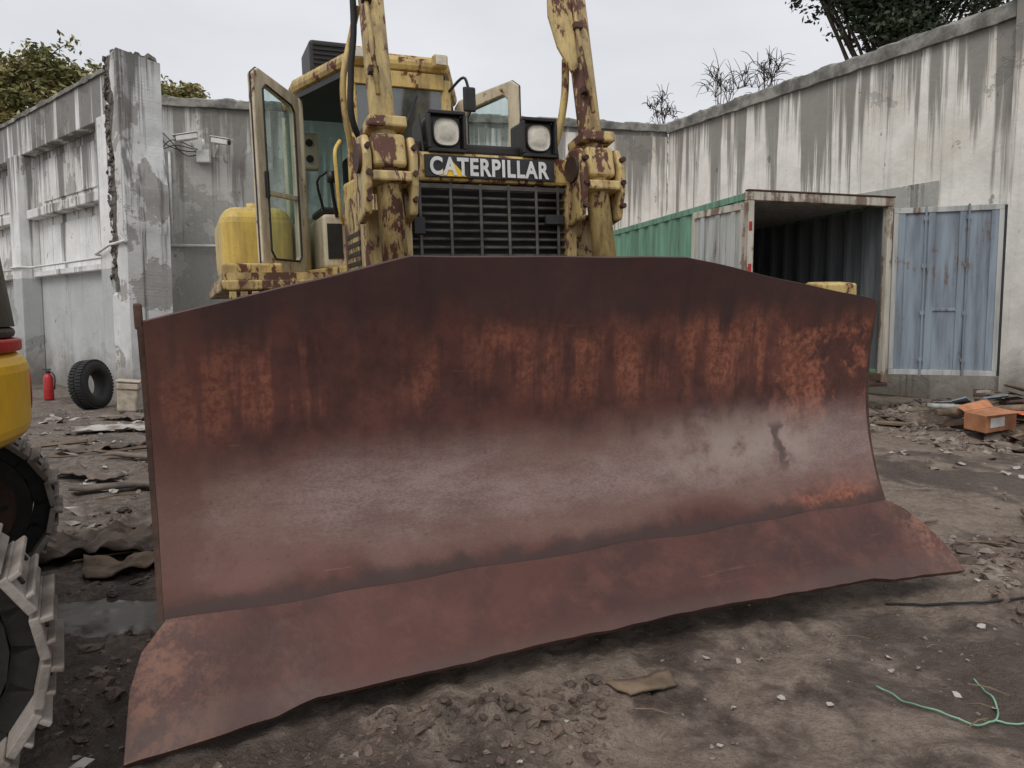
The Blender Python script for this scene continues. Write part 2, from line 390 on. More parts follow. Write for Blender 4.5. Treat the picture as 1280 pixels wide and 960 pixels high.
# ------------------------------------------------------------------ bulldozer
doz = empty('bulldozer', (-1.317, 2.49, 0))
doz.rotation_euler = (Matrix.Rotation(R(23.2),4,'Z') @ Matrix.Rotation(R(-1.8),4,'Y')).to_euler()
BL, BR = .14, 3.93
PZ = [.33,.45,.60,.78,.95,1.12,1.30,1.49,1.73]
PA = [.35,.402,.445,.478,.49,.483,.462,.425,.365]
PF = np.polyfit(PZ, PA, 4)
def _cr(z): return float(np.polyval(PF, z))
def topz(b): return float(np.interp(b, [BL,1.18,2.58,BR], [1.49,1.728,1.728,1.49]))
def build_blade():
    bs = sorted(set(list(np.linspace(BL,BR,150))+[1.18,2.58])); NB=len(bs)-1; NZ = 44; v = []; f = []
    for b in bs:
        tz = topz(b)
        for j in range(NZ+1):
            z = .33+(tz-.33)*j/NZ
            dent = mnoise.noise(Vector((b*1.3, z*1.6, 4)))*.014 + mnoise.noise(Vector((b*4, z*4, 9)))*.004
            if j > NZ-2: z += mnoise.noise(Vector((b*3,0,2)))*.006
            v.append((b, _cr(z)+dent, z))
    for i in range(NB):
        for j in range(NZ):
            a = i*(NZ+1)+j; f.append((a, a+NZ+1, a+NZ+2, a+1))
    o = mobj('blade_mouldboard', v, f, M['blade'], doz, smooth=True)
    s = o.modifiers.new('sol','SOLIDIFY'); s.thickness = .028; s.offset = -1
    e = o.modifiers.new('es','EDGE_SPLIT'); e.split_angle = R(50)
    NB, NZ = 170, 14; v = []; f = []
    for i in range(NB+1):
        u = i/NB
        for j in range(NZ+1):
            t = j/NZ
            l = float(np.interp(t, [0,.5,.78,1],[0,.02,.06,.15])); r = float(np.interp(t,[0,.3,.6,.85,1],[4.135,4.13,4.09,4.02,3.93]))
            b = l+(r-l)*u
            wear = float(np.interp(b, [0,.25,.50,.66,2.2,3.50,3.62,4.2],[.0,.012,.028,.060,.075,.050,.03,0]))
            wear += mnoise.noise(Vector((b*2.2,0,3)))*.008 + mnoise.noise(Vector((b*9,0,3)))*.004
            lo = max(0, wear); z = lo+(.345-lo)*t
            bend = .02*math.exp(-((b-.5)/.15)**2)*(1-t)
            wav = mnoise.noise(Vector((b*2.5,7,1)))*.016*(1 if t>.9 else 0)
            v.append((b, .335*z/.33 - .012 + mnoise.noise(Vector((b*2,z*3,1)))*.008 + bend, z+wav))
    for i in range(NB):
        for j in range(NZ):
            a = i*(NZ+1)+j; f.append((a, a+NZ+1, a+NZ+2, a+1))
    o = mobj('blade_cutting_edge', v, f, M['edge'], doz, smooth=True)
    s = o.modifiers.new('sol','SOLIDIFY'); s.thickness = .035; s.offset = -1
    e = o.modifiers.new('es','EDGE_SPLIT'); e.split_angle = R(50)
    for nm, x0, x1 in (('left', BL-.022, BL-.001), ('right', BR+.001, BR+.022)):
        front = [(_cr(z)+.004, z) for z in np.linspace(.34,1.475,14)]
        back = [(.72,1.42),(.80,1.0),(.80,.6),(.62,.3)]
        prism('blade_side_plate_'+nm, front+back, x0, x1, M['darkrust'], doz, T=YZ)
    box('blade_lip_stub', BL-.03, BL+.0, .44,.48,1.46,1.56, M['darkrust'], doz)
    box('blade_back_beam_low', .2,3.87,.66,.88,.40,.62, M['yellow_chip'], doz)
    box('blade_back_beam_mid', .3,3.77,.64,.76,1.12,1.26, M['yellow_chip'], doz)
    for i in range(8):
        b = .5+i*.44; prism('blade_rib_%d'%i, [(.54,.35),(.82,.5),(.80,1.2),(.56,1.46)], b, b+.025, M['yellow_chip'], doz, T=YZ)
    prism('blade_corner_bracket', [(.50,1.42),(.68,1.42),(.68,1.58),(.62,1.605),(.50,1.59)], 3.60,3.86, M['yellow'], doz, bev=.01, T=YZ)
build_blade()

def build_body():
    prism('hood_shell', [(1.72,1.05),(3.35,1.05),(3.35,2.52),(1.95,2.44),(1.72,2.42)], 1.50,2.60, M['yellow'], doz, bev=.03, T=YZ)
    for nm, x0,x1 in (('left',1.482,1.497),('right',2.603,2.618)):
        box('hood_door_front_'+nm, x0,x1,1.95,2.55,1.25,2.30, M['yellow'], doz, .006)
        box('hood_door_rear_'+nm, x0,x1,2.60,3.25,1.25,2.36, M['yellow_chip'], doz, .006)
        A = Acc()
        for i in range(9): A.box(x0-.006,x1+.006,2.7,3.15,1.5+i*.07,1.53+i*.07)
        A.obj('hood_louvres_'+nm, M['dark'], doz)
    box('radiator_guard_left', 1.475,1.545,1.58,1.74,1.0,2.26, M['yellow_chip'], doz, .012)
    box('radiator_guard_right', 2.555,2.625,1.58,1.74,1.0,2.26, M['yellow_chip'], doz, .012)
    box('radiator_guard_header', 1.475,2.625,1.585,1.74,2.262,2.43, M['yellow'], doz, .02)
    box('radiator_back', 1.546,2.554,1.715,1.719,1.0,2.26, M['black'], doz, 0)
    A = Acc()
    for i in range(25):
        z = 1.05+i*.049
        T = Matrix.Translation((0,1.625,z)) @ Matrix.Rotation(R(20),4,'X')
        A.box(1.548,2.552,-.022,.022,-.006,.006,T)
    A.obj('grille_slats', M['slat'], doz, bev=.003)
    A = Acc()
    for b in (1.60,1.79,1.98,2.165,2.35,2.50): A.box(b-.009,b+.009,1.592,1.600,1.03,2.255)
    for z in (1.2,2.235): A.box(1.548,2.552,1.5935,1.599,z-.014,z+.014)
    A.obj('grille_bars', M['slat'], doz, bev=.003)
    A = Acc(); A.box(2.40,2.53,1.565,1.59,2.02,2.08); A.box(1.552,1.62,1.57,1.59,1.95,2.05)
    A.obj('grille_latches', M['black'], doz, bev=.005)
    box('name_panel', 1.63,2.47,1.574,1.583,2.282,2.412, M['black'], doz, .004)
    prism('name_triangle', [(1.715,2.290),(1.885,2.290),(1.80,2.375)], -1.573,-1.570, M['trig'], doz,
          T=Matrix(((1,0,0,0),(0,0,-1,0),(0,1,0,0),(0,0,0,1))))
    cu = bpy.data.curves.new('txt','FONT'); cu.body = 'CATERPILLAR'; cu.offset = .034; cu.extrude = .002; cu.space_character = 1.12
    to = bpy.data.objects.new('txt', cu); scene.collection.objects.link(to); bpy.context.view_layer.update()
    me = bpy.data.meshes.new_from_object(to.evaluated_get(bpy.context.evaluated_depsgraph_get()))
    bpy.data.objects.remove(to)
    co = np.array([v.co[:] for v in me.vertices]); mn = co.min(0); mx = co.max(0)
    for v in me.vertices:
        c = v.co.copy()
        v.co = (1.66+.77*(c.x-mn[0])/(mx[0]-mn[0]), 1.567 - (c.z-mn[2])*.3, 2.294+.106*(c.y-mn[1])/(mx[1]-mn[1]))
    me.materials.clear(); me.materials.append(M['white']); lo = bpy.data.objects.new('name_lettering', me); link(lo, doz)
    box('hood_nose_cap', 1.56,2.54,1.64,2.1,2.432,2.50, M['dark'], doz, .02)
    for nm, c in (('left',1.775),('right',2.375)):
        box('headlamp_housing_'+nm, c-.105,c+.105,1.60,1.80,2.435,2.65, M['black'], doz, .02, 3)
        for q,(x0,x1,z0,z1) in enumerate(((c-.115,c+.115,2.645,2.665),(c-.115,c+.115,2.428,2.447),(c-.118,c-.10,2.449,2.643),(c+.10,c+.118,2.449,2.643))):
            box('headlamp_rim_%s_%d'%(nm,q), x0,x1,1.565,1.62,z0,z1, M['dark'], doz, .004)
        v = []; f = []; n = 32
        def se(a, r):
            ca,sa=math.cos(a),math.sin(a); return (math.copysign(abs(ca)**.7,ca)*r, math.copysign(abs(sa)**.7,sa)*r)
        for j,(rr,dy) in enumerate([(.086,.0),(.086,.012),(.076,.012),(.074,.006),(.05,.016),(.025,.021)]):
            for i in range(n): px,pz=se(2*math.pi*i/n,rr); v.append((c+px,1.598-dy,2.547+pz))
        v.append((c,1.598-.022,2.547))
        for j in range(5):
            for i in range(n): f.append((j*n+i,j*n+(i+1)%n,(j+1)*n+(i+1)%n,(j+1)*n+i))
        for i in range(n): f.append((5*n+i,5*n+(i+1)%n,6*n))
        o = mobj('headlamp_lens_'+nm, v, f, M['lens'], doz, True)
        o.data.materials.append(M['dark'])
        for i,p in enumerate(o.data.polygons): p.material_index = 1 if i < 2*n else 0
        side = -1 if nm=='left' else 1
        prism('headlamp_guard_plate_'+nm, [(1.60,2.43),(1.84,2.43),(1.80,2.62),(1.66,2.66)], c+side*.14-.006, c+side*.14+.006, M['dark'], doz, bev=.003, T=YZ)
    for nm, b, s in (('left',1.385,-1),('right',2.715,1)):
        d = Vector((0,.20,.98)).normalized(); tp = Vector((b,1.50,2.33))
        top = tp+d*1.85; low = tp-d*.75; rod = Vector((b,.86,.95))
        tube('lift_cylinder_barrel_'+nm, [low,top], .072, M['yellow_chip'], doz, 28)
        tube('lift_cylinder_rod_'+nm, [low,rod], .042, M['chrome'], doz, 18)
        tube('lift_cylinder_gland_'+nm, [low-d*.02,low+d*.1], .088, M['yellow_chip'], doz, 24)
        tube('lift_cylinder_head_'+nm, [top-d*.12,top+d*.03], .088, M['yellow_chip'], doz, 24)
        rot = Matrix.Rotation(-math.atan2(.20,.98),4,'X')
        T = Matrix.Translation(tp) @ rot
        box('trunnion_collar_'+nm, -.095,.095,-.10,.10,-.05,.14, M['yellow_chip'], doz, .025, 3, T)
        box('trunnion_band_'+nm, -.11,.11,-.115,.115,.17,.235, M['yellow_chip'], doz, .012, 2, T)
        box('trunnion_band_low_'+nm, -.11,.11,-.115,.115,-.14,-.08, M['yellow_chip'], doz, .012, 2, T)
        tube('trunnion_pin_'+nm, [tp+Vector((-.16,0,.02)),tp+Vector((.16,0,.02))], .06, M['darkrust'], doz, 20)
        for q, dx in enumerate((-.13,.13)):
            prism('trunnion_ear_%s_%d'%(nm,q), [(1.42,2.04),(1.60,2.0),(1.66,2.2),(1.66,2.40),(1.56,2.48),(1.44,2.47),(1.38,2.36),(1.38,2.2)], b+dx-.022,b+dx+.022, M['yellow_chip'], doz, bev=.015, T=YZ)
            tube('trunnion_cap_%s_%d'%(nm,q), [(b+dx-.042,1.5,2.35),(b+dx+.042,1.5,2.35)], .08, M['darkrust'], doz, 20)
            for w in range(3):
                tube('cap_bolt_%s_%d_%d'%(nm,q,w), [(b+dx,1.40,2.12+.14*w),(b+dx,1.362,2.12+.14*w)], .017, M['darkrust'], doz, 6)
        xa, xb = (b+.02, 1.50) if s<0 else (2.60, b-.02)
        box('trunnion_bracket_'+nm, xa, xb, 1.62,1.95,1.95,2.36, M['yellow_chip'], doz, .03, 3)
        box('trunnion_bracket_low_'+nm, b-.10, b+.10, 1.66,1.80,1.5,2.10, M['yellow_chip'], doz, .02, 2)
        tube('cylinder_pipe_'+nm, [tp+Vector((-.05,-.085,.35)), tp+d*.9+Vector((-.05,-.085,0)), top+Vector((-.05,-.085,-.05))], .014, M['yellow_chip'], doz, 8)
        for q in range(3):
            T3 = Matrix.Translation(tp+d*(.5+.42*q)) @ rot
            box('pipe_clamp_%s_%d'%(nm,q), -.075,-.02,-.108,-.06,-.02,.02, M['darkrust'], doz, .004, 2, T3)
        if s < 0:
            tube('hydraulic_hose_left', spline([tp+d*1.75+Vector((-.085,.02,0)), tp+d*.9+Vector((-.095,.05,0)), tp+d*.55+Vector((-.13,.10,0)), tp+d*.25+Vector((-.12,.18,0)), tp+Vector((.1,.4,0))]), .019, M['rubber'], doz, 10)
            tube('hydraulic_hose_left_b', spline([tp+d*.95+Vector((-.06,.08,0)), tp+d*.8+Vector((-.10,.11,0)), tp+d*.5+Vector((-.17,.15,0)), tp+d*.2+Vector((-.14,.25,0)), tp+Vector((-.02,.45,-.1))]), .019, M['yellow'], doz, 10)
        else:
            tube('hydraulic_hose_right', spline([tp+d*.75+Vector((-.10,.02,0)), tp+d*.5+Vector((-.11,.08,0)), tp+d*.22+Vector((-.17,.16,0)), tp+Vector((-.26,.28,.08)), tp+Vector((-.42,.4,0.02))]), .024, M['yellow'], doz, 10)
        T2 = Matrix.Translation(tp+d*(.66 if s>0 else .9)) @ rot
        prism('hose_guard_'+nm, [(.0,0),(-.05,-.04),(-.13,.12),(-.17,.32),(-.10,1.1),(0,1.1)] if s>0 else [(0,.1),(-.05,.2),(-.06,1.0),(0,1.0)], -.02,.0, M['yellow_chip'] if s>0 else M['dark'], doz, bev=.004,
              T=T2 @ Matrix.Translation((-.065,-.05,0)) @ Matrix(((1,0,0,0),(0,0,1,0),(0,1,0,0),(0,0,0,1))))
    box('belly_guard', 1.55,2.55,1.62,2.0,.55,1.04, M['yellow_chip'], doz, .03)
    for nm, b0, b1 in (('left',.28,.52),('right',3.54,3.78)):
        box('push_arm_'+nm, b0,b1,.88,3.9,.36,.66, M['yellow_chip'], doz, .03)
    tube('tilt_brace_left', [(.42,.82,1.15),(.42,2.3,.62)], .07, M['yellow_chip'], doz)
    tube('tilt_brace_right', [(3.66,.82,1.15),(3.66,2.3,.62)], .07, M['yellow_chip'], doz)
    for nm, b in (('track_left',1.0),('track_right',3.06)):
        track(doz, b, .56, [(1.95,.50,.46),(5.0,.50,.46),(4.2,1.18,.40)], .21, M['darkrust'], M['dark'], .06, nm)
        box(nm+'_frame', b-.14,b+.14,1.9,4.95,.30,.62, M['yellow_chip'], doz, .03)
        A = Acc()
        for i in range(7): A.add(*sweepgeo([(b-.18,2.35+i*.37,.2),(b+.18,2.35+i*.37,.2)], .13, 16))
        A.obj(nm+'_rollers', M['dark'], doz)
    box('main_case', 1.45,2.65,3.3,5.6,.7,1.74, M['yellow_chip'], doz, .04)
    for nm, b0,b1 in (('left',.56,1.34),('right',2.74,3.58)):
        box('fender_'+nm, b0,b1,3.25,5.9,1.70,1.775, M['yellow_chip'], doz, .012)
        A = Acc()
        for i in range(16): A.box(b0+.02,b1-.02,3.27+i*.16,3.30+i*.16,1.777,1.83)
        for i in range(6): A.box(b0+.02+i*(b1-b0-.08)/5,b0+.05+i*(b1-b0-.08)/5,3.272,5.7,1.783,1.825)
        A.obj('fender_grating_'+nm, M['yellow_chip'], doz)
        A = Acc()
        for i in range(8): A.box(b0+.05+i*.08,b0+.10+i*.08,3.24,3.248,1.62,1.69)
        A.obj('fender_step_teeth_'+nm, M['yellow_chip'], doz)
        tx0, tx1 = (.64,1.28) if nm=='left' else (2.86,3.50)
        box('tank_'+nm, tx0,tx1,4.55,5.8,1.84,2.50, M['yellow2'], doz, .15, 5)
        cx = (tx0+tx1)/2
        tube('tank_cap_'+nm, [(cx,4.9,2.49),(cx,4.9,2.56)], .06, M['yellow'], doz)
        box('fender_box_'+nm, b0+.03,b0+.5,3.7,4.3,1.832,1.93, M['yellow'], doz, .02)
build_body()

def quadpanel(name, p0, p1, z0, z1, th, mat, parent, off=0., bev=.004):
    p0 = Vector((p0[0],p0[1],0)); p1 = Vector((p1[0],p1[1],0)); d = (p1-p0); L = d.length; d.normalize()
    ang = math.atan2(d.y,d.x); T = Matrix.Translation(p0) @ Matrix.Rotation(ang,4,'Z')
    return box(name, 0,L,-th/2+off,th/2+off,z0,z1,mat,parent,bev,2,T)
def framedoor(pre, p0, p1, z0, z1, mid, parent, mat, glass, chamf=.14):
    p0 = Vector((p0[0],p0[1],0)); p1 = Vector((p1[0],p1[1],0)); d=(p1-p0); L=d.length
    T = Matrix.Translation(p0) @ Matrix.Rotation(math.atan2(d.y,d.x),4,'Z') @ Matrix(((1,0,0,0),(0,0,-1,0),(0,1,0,0),(0,0,0,1)))
    fw = .115
    outer = [(0,z0+.05),(.05,z0),(L-.08,z0),(L,z0+.08),(L,z1-chamf*.4),(L-chamf*.5,z1),(.05,z1-.10),(0,z1-.16)]
    inner = []
    cx, cz = L/2,(z0+z1)/2
    for (x,z) in outer: inner.append((cx+(x-cx)*(1-2*fw/L), cz+(z-cz)*(1-2*fw/(z1-z0))))
    n = 8; v=[]; f=[]
    for s in (-.028,.028):
        v += [Vector((x,z,s)) for x,z in outer]; v += [Vector((x,z,s)) for x,z in inner]
    for i in range(n):
        j=(i+1)%n
        f += [(i,n+i,n+j,j),(2*n+i,2*n+j,3*n+j,3*n+i),(i,j,2*n+j,2*n+i),(n+i,3*n+i,3*n+j,n+j)]
    mobj(pre+'_frame',[T@q for q in v],f,mat,parent,bev=.012)
    v = [T@Vector((x,z,0)) for x,z in inner]; mobj(pre+'_glass', v, [tuple(range(n))], glass, parent)
    A = Acc()
    for i in range(n):
        a=Vector((*inner[i],-.03)); b=Vector((*inner[(i+1)%n],-.03)); A.add(*sweepgeo([T@a,T@b], .009, 6))
        a=Vector((*outer[i],-.0)); b=Vector((*outer[(i+1)%n],-.0)); A.add(*sweepgeo([T@a,T@b], .008, 6))
    A.obj(pre+'_seal', M['black'], parent)
    if mid:
        box(pre+'_midrail', fw,L-fw, mid-.02,mid+.02,-.022,.022, mat, parent, .006, 2, T)
    box(pre+'_handle', L-.10, L-.07, mid-.05,mid+.16,-.06,-.035, M['black'], parent, .004, 2, T)

def build_cab():
    pl = [(1.60,3.4),(2.42,3.4),(2.80,4.3),(2.80,5.05),(1.30,5.05),(1.30,4.3)]
    def inset(p, k): cx,cy=2.03,4.2; return [(cx+(x-cx)*k, cy+(y-cy)*k) for x,y in p]
    prism('cab_base', inset(pl,.985), 1.78, 1.90, M['yellow'], doz, .01)
    prism('cab_roof', inset(pl,1.02), 3.44, 3.56, M['yellow'], doz, .045)
    prism('cab_roof_top', inset(pl,.86), 3.562, 3.61, M['yellow'], doz, .03)
    prism('cab_headliner', inset(pl,.97), 3.39,3.436, M['black'], doz, 0)
    for i,(x,y) in enumerate(pl):
        cx,cy = 2.03,4.2; q = (x+(cx-x)*.04, y+(cy-y)*.04)
        tube('cab_post_%d'%i, [(q[0],q[1],1.9),(q[0],q[1],3.39)], .048, M['yellow' if i<2 else 'beige'], doz, 10)
    quadpanel('cab_front_panel', (1.65,3.42),(2.37,3.42),1.9,2.62,.03,M['yellow'],doz)
    quadpanel('windscreen', (1.65,3.42),(2.37,3.42),2.62,3.39,.008,M['dglass'],doz,0,0)
    quadpanel('windscreen_header', (1.64,3.40),(2.38,3.40),3.31,3.43,.03,M['yellow'],doz)
    for nm,xx in (('left',1.31),('right',2.79)):
        quadpanel('cab_side_panel_'+nm, (xx,4.36),(xx,5.0),1.9,2.35,.03,M['beige'],doz)
        quadpanel('cab_side_window_'+nm, (xx,4.36),(xx,5.0),2.35,3.39,.008,M['glass'],doz,0,0)
    quadpanel('cab_rear_panel', (1.34,5.03),(2.76,5.03),1.9,2.45,.03,M['beige'],doz)
    quadpanel('cab_rear_window', (1.34,5.03),(2.76,5.03),2.45,3.39,.008,M['glass'],doz,0,0)
    framedoor('door_left', (1.34,4.30),(.90,3.82),1.86,3.50,2.52,doz,M['beige'],M['glass'])
    framedoor('door_right', (2.80,4.30),(3.24,3.78),1.88,3.58,2.55,doz,M['beige'],M['glass'])
    box('seat_cushion',1.78,2.28,4.25,4.75,2.20,2.34,M['seat'],doz,.05,3)
    box('seat_back',1.80,2.26,4.70,4.86,2.30,3.0,M['seat'],doz,.05,3)
    box('seat_pedestal',1.85,2.20,4.3,4.7,1.9,2.2,M['beige'],doz,.02)
    box('console_left',1.44,1.64,3.95,4.7,1.9,2.36,M['beige'],doz,.03,3)
    box('console_left_detail',1.47,1.60,3.94,3.948,1.98,2.28,M['dark'],doz,.004)
    box('armrest_left',1.45,1.63,4.1,4.6,2.38,2.44,M['black'],doz,.02)
    box('console_right',2.44,2.66,3.95,4.7,1.9,2.45,M['beige'],doz,.03,3)
    box('dashboard',1.70,2.34,3.46,3.66,2.35,2.66,M['black'],doz,.03,3)
    tube('steering_lever',spline([(1.56,3.95,2.34),(1.52,3.85,2.5),(1.50,3.8,2.62)]),.016,M['black'],doz,8)
    tube('lever_knob',[(1.50,3.8,2.60),(1.50,3.795,2.69)],.034,M['black'],doz,10)
    tube('lever_two',spline([(1.46,4.0,2.4),(1.40,3.9,2.62),(1.48,3.85,2.7)],3),.012,M['black'],doz,8)
    box('switch_panel',1.42,1.60,4.90,5.0,2.9,3.25,M['beige'],doz,.02)
    box('cab_inner_pillar',1.34,1.42,4.88,5.0,1.92,3.37,M['beige'],doz,.02)
    for q,z in enumerate((3.0,3.15)): tube('gauge_%d'%q,[(1.51,4.9,z),(1.51,4.885,z)],.035,M['black'],doz,14)
    box('aircon_unit',1.46,1.86,4.3,4.8,3.63,3.92,M['dark'],doz,.03,3)
    A = Acc()
    for i in range(6): A.box(1.49,1.83,4.285,4.298,3.67+i*.04,3.685+i*.04)
    A.obj('aircon_grille',M['black'],doz)
    for nm,x in (('left',1.66),('right',2.33)):
        box('work_lamp_'+nm,x-.06,x+.06,3.28,3.36,3.46,3.56,M['yellow'],doz,.015)
        box('work_lamp_glass_'+nm,x-.045,x+.045,3.27,3.278,3.475,3.545,M['lens'],doz,.004)
    tube('mirror_arm',spline([(2.42,3.4,3.3),(2.52,3.3,3.40),(2.56,3.28,3.3)],5),.012,M['black'],doz,8)
    box('mirror',2.50,2.61,3.25,3.28,3.12,3.32,M['black'],doz,.015)
    tube('wiper',[(1.9,3.39,2.7),(2.15,3.385,3.25)],.008,M['black'],doz,6)
    tube('cab_handrail',spline([(1.50,3.34,2.2),(1.46,3.28,2.3),(1.44,3.26,2.6),(1.44,3.26,2.75),(1.5,3.36,2.85)],5),.014,M['yellow2'],doz,8)
    tube('exhaust_stack',[(2.42,2.6,2.5),(2.42,2.6,2.62)],.06,M['darkrust'],doz,16)
    tube('precleaner',[(1.75,2.9,2.5),(1.75,2.9,2.62)],.09,M['black'],doz,18)
build_cab()

# ------------------------------------------------------------------ excavator at left edge
exc = empty('mini_excavator', (-3.5,2.65,0), (0,0,R(-59.7)))
def build_exc():
    for nm,x in (('track_near',1.16),('track_far',-1.1)):
        track(exc,x,.45,[(1.17,.46,.41),(-1.2,.46,.41)],.145,M['trackst'],M['dark'],.035,nm)
        box(nm+'_frame',x-.12,x+.12,-1.1,1.05,.30,.56,M['dark'],exc,.03)
        A=Acc()
        for i in range(6): A.add(*sweepgeo([(x-.15,-.85+i*.34,.19),(x+.15,-.85+i*.34,.19)],.11,14))
        A.obj(nm+'_rollers',M['dark'],exc)
    box('undercarriage',-.98,.98,-.6,.6,.4,.70,M['dark'],exc,.05)
    tube('slew_ring',[(0,0,.66),(0,0,.98)],.5,M['dark'],exc,32)
    arc=[(1.55*math.sin(t),1.55*math.cos(t)) for t in np.linspace(R(-42),R(42),24)]
    poly=arc+[(1.04,-1.2),(-1.04,-1.2)]
    o=prism('counterweight',poly,.98,1.365,M['excyel'],exc,.08); o.modifiers[0].segments=4
    p2=[(x*.985,y*.985) for x,y in poly]; prism('body_stripe',p2,1.367,1.42,M['red'],exc,.01)
    T=Matrix.Rotation(R(6),4,'Z')@Matrix.Translation((0,1.553,1.18))@Matrix.Rotation(R(90),4,'X')
    v,f=sweepgeo([(0,0,-.001),(0,0,.004)],.09,24); mobj('decal',[T@Vector(q) for q in v],f,M['red'],exc)
    p3=[(x*.97,y*.97) for x,y in poly]; prism('engine_cover',p3,1.422,1.47,M['black'],exc,.02)
    v=[];n=len(p3)
    for z,kx in ((1.472,1.0),(1.98,.955),(2.5,.80)):
        v+=[Vector((x*kx,y*kx,z)) for x,y in p3]
    f=[]
    for l in range(2):
        for i in range(n): j=(i+1)%n; f.append((l*n+i,l*n+j,(l+1)*n+j,(l+1)*n+i))
    f.append(tuple(range(2*n,3*n))); mobj('rear_glass_hood',v,f,M['black'],exc)
    tube('boom',spline([(0,-1.2,1.2),(0,-2.2,2.6),(0,-3.4,3.0)],6),.16,M['excyel'],exc,8)
    tube('stick',[(0,-3.3,3.05),(0,-4.2,1.2)],.12,M['excyel'],exc,8)
    prism('bucket',[(-4.4,1.25),(-3.9,1.2),(-3.75,.7),(-4.0,.4),(-4.4,.45)],-.35,.35,M['dark'],exc,.02,T=YZ)
build_exc()

# ------------------------------------------------------------------ truck box
tb = empty('truck_box_container',(3.42,11.2,.68),(0,0,R(15.2)))
def build_box():
    W,L,Hh=2.40,6.0,2.64
    box('floor',0,W,0,L,-.12,0,M['darkrust'],tb)
    box('roof',0.0,W,.06,L,Hh-.05,Hh,M['boxgrey'],tb,.01)
    def corr(nm,x,s,mat,h0,h1):
        v=[];f=[];n=int(L/.07)
        for i in range(n+1):
            y=.05+(L-.06)*i/n; ph=i%6; dx=(0,0,.022,.03,.03,.022)[ph]*s
            v+= [(x+dx,y,h0),(x+dx,y,h1)]
        for i in range(n): f.append((2*i,2*i+2,2*i+3,2*i+1))
        mobj(nm,v,f,mat,tb)
    corr('side_left_outer',.0,-1,M['boxgreen'],.02,Hh-.06); corr('side_left_inner',.035,-1,M['boxin'],.02,Hh-.06)
    corr('side_right_outer',W,1,M['boxgreen'],.02,Hh-.06); corr('side_right_inner',W-.035,1,M['boxin'],.02,Hh-.06)
    box('end_wall',.0,W,L-.03,L,.0,Hh-.055,M['boxin'],tb)
    box('top_rail_left',-.04,.03,.09,L,Hh-.09,Hh+.012,M['boxgreen'],tb,.008)
    box('top_rail_right',W-.03,W+.04,.09,L,Hh-.09,Hh+.012,M['boxgreen'],tb,.008)
    box('bottom_rail_left',-.045,.035,.09,L,-.14,.05,M['boxgreen'],tb,.008)
    box('bottom_rail_right',W-.035,W+.045,.09,L,-.14,.05,M['boxgreen'],tb,.008)
    box('post_left',-.05,.055,-.03,.088,-.14,Hh-.11,M['boxwhite'],tb,.01)
    box('post_right',W-.055,W+.05,-.03,.088,-.14,Hh-.11,M['boxwhite'],tb,.01)
    box('header',-.05,W+.05,-.035,.088,Hh-.108,Hh+.02,M['boxwhite'],tb,.012)
    box('header_edge',-.06,W+.06,-.045,.05,Hh+.022,Hh+.045,M['darkrust'],tb,.006)
    box('sill',-.05,W+.05,-.04,.085,-.20,-.142,M['darkrust'],tb,.012)
    for i,z in enumerate((.9,1.5,2.1)):
        box('reflector_%d'%i,-.03,.02,-.034,-.0312,z,z+.13,M['red'],tb,0)
    box('stored_crate',.5,1.2,2.2,2.8,.002,.5,M['wood'],tb,.01); tube('stored_pipe',[(1.7,1.0,.02),(1.9,3.0,1.6)],.03,M['darkrust'],tb,8)
    T=Matrix.Translation((W+.07,-.02,0))@Matrix.Rotation(R(-36),4,'Z')
    dw=1.42
    box('door_right_sheet',.0,dw,-.012,.012,.0,Hh-.16,M['boxblue'],tb,.002,2,T)
    A=Acc()
    for i in range(4):
        x=.10+i*(dw-.2)/3.0; A.box(x-.05,x+.05,-.035,-.0125,.05,Hh-.2,T)
    A.box(.5,.95,-.030,-.0125,.95,1.0,T)
    A.obj('door_right_ribs',M['boxblue'],tb,bev=.008)
    A=Acc()
    for z0,z1 in ((-.01,.07),(Hh-.22,Hh-.14)): A.box(-.01,dw+.01,-.045,.02,z0,z1,T)
    A.box(-.012,.055,-.046,.02,.072,Hh-.222,T); A.box(dw-.055,dw+.012,-.046,.02,.072,Hh-.222,T)
    A.obj('door_right_frame',M['boxgrey'],tb,bev=.005)
    A=Acc()
    for x in (.42,.98):
        v,f=sweepgeo([(x,-.06,-.02),(x,-.06,Hh-.12)],.016,8); A.add([T@q for q in v],f)
        for z in (.2,.9,1.6,2.3): A.box(x-.03,x+.03,-.07,-.034,z,z+.06,T)
    A.obj('door_right_lock_bars',M['boxblue'],tb)
    box('door_right_gasket',dw+.014,dw+.05,-.03,.02,.0,Hh-.15,M['black'],tb,.004,2,T)
    T=Matrix.Translation((-.07,.0,0))@Matrix.Rotation(R(98),4,'Z')
    dw=1.2
    box('door_left_sheet',.0,dw,-.012,.012,.0,Hh-.16,M['boxgrey'],tb,.002,2,T)
    A=Acc()
    for i in range(3):
        x=.24+i*(dw-.48)/2.0; A.box(x-.05,x+.05,.0125,.035,.05,Hh-.2,T)
    A.obj('door_left_ribs',M['boxgrey'],tb,bev=.008)
    A=Acc()
    for z0,z1 in ((-.01,.07),(Hh-.24,Hh-.14)): A.box(-.01,dw+.01,-.02,.045,z0,z1,T)
    A.box(-.012,.06,-.02,.046,.072,Hh-.242,T); A.box(dw-.06,dw+.012,-.02,.046,.072,Hh-.242,T)
    A.obj('door_left_frame',M['boxwhite'],tb,bev=.005)
    for nm,x in (('left',.55),('right',1.7)): box('chassis_'+nm,x-.06,x+.06,.1,5.9,-.42,-.145,M['darkrust'],tb)
    A=Acc()
    for x in (.3,1.5):
        for y in (.3,2.9,5.3): A.box(x,x+.55,y,y+.35,-.75,-.425)
    A.obj('support_blocks',M['rubblec'],tb,bev=.02)
build_box()

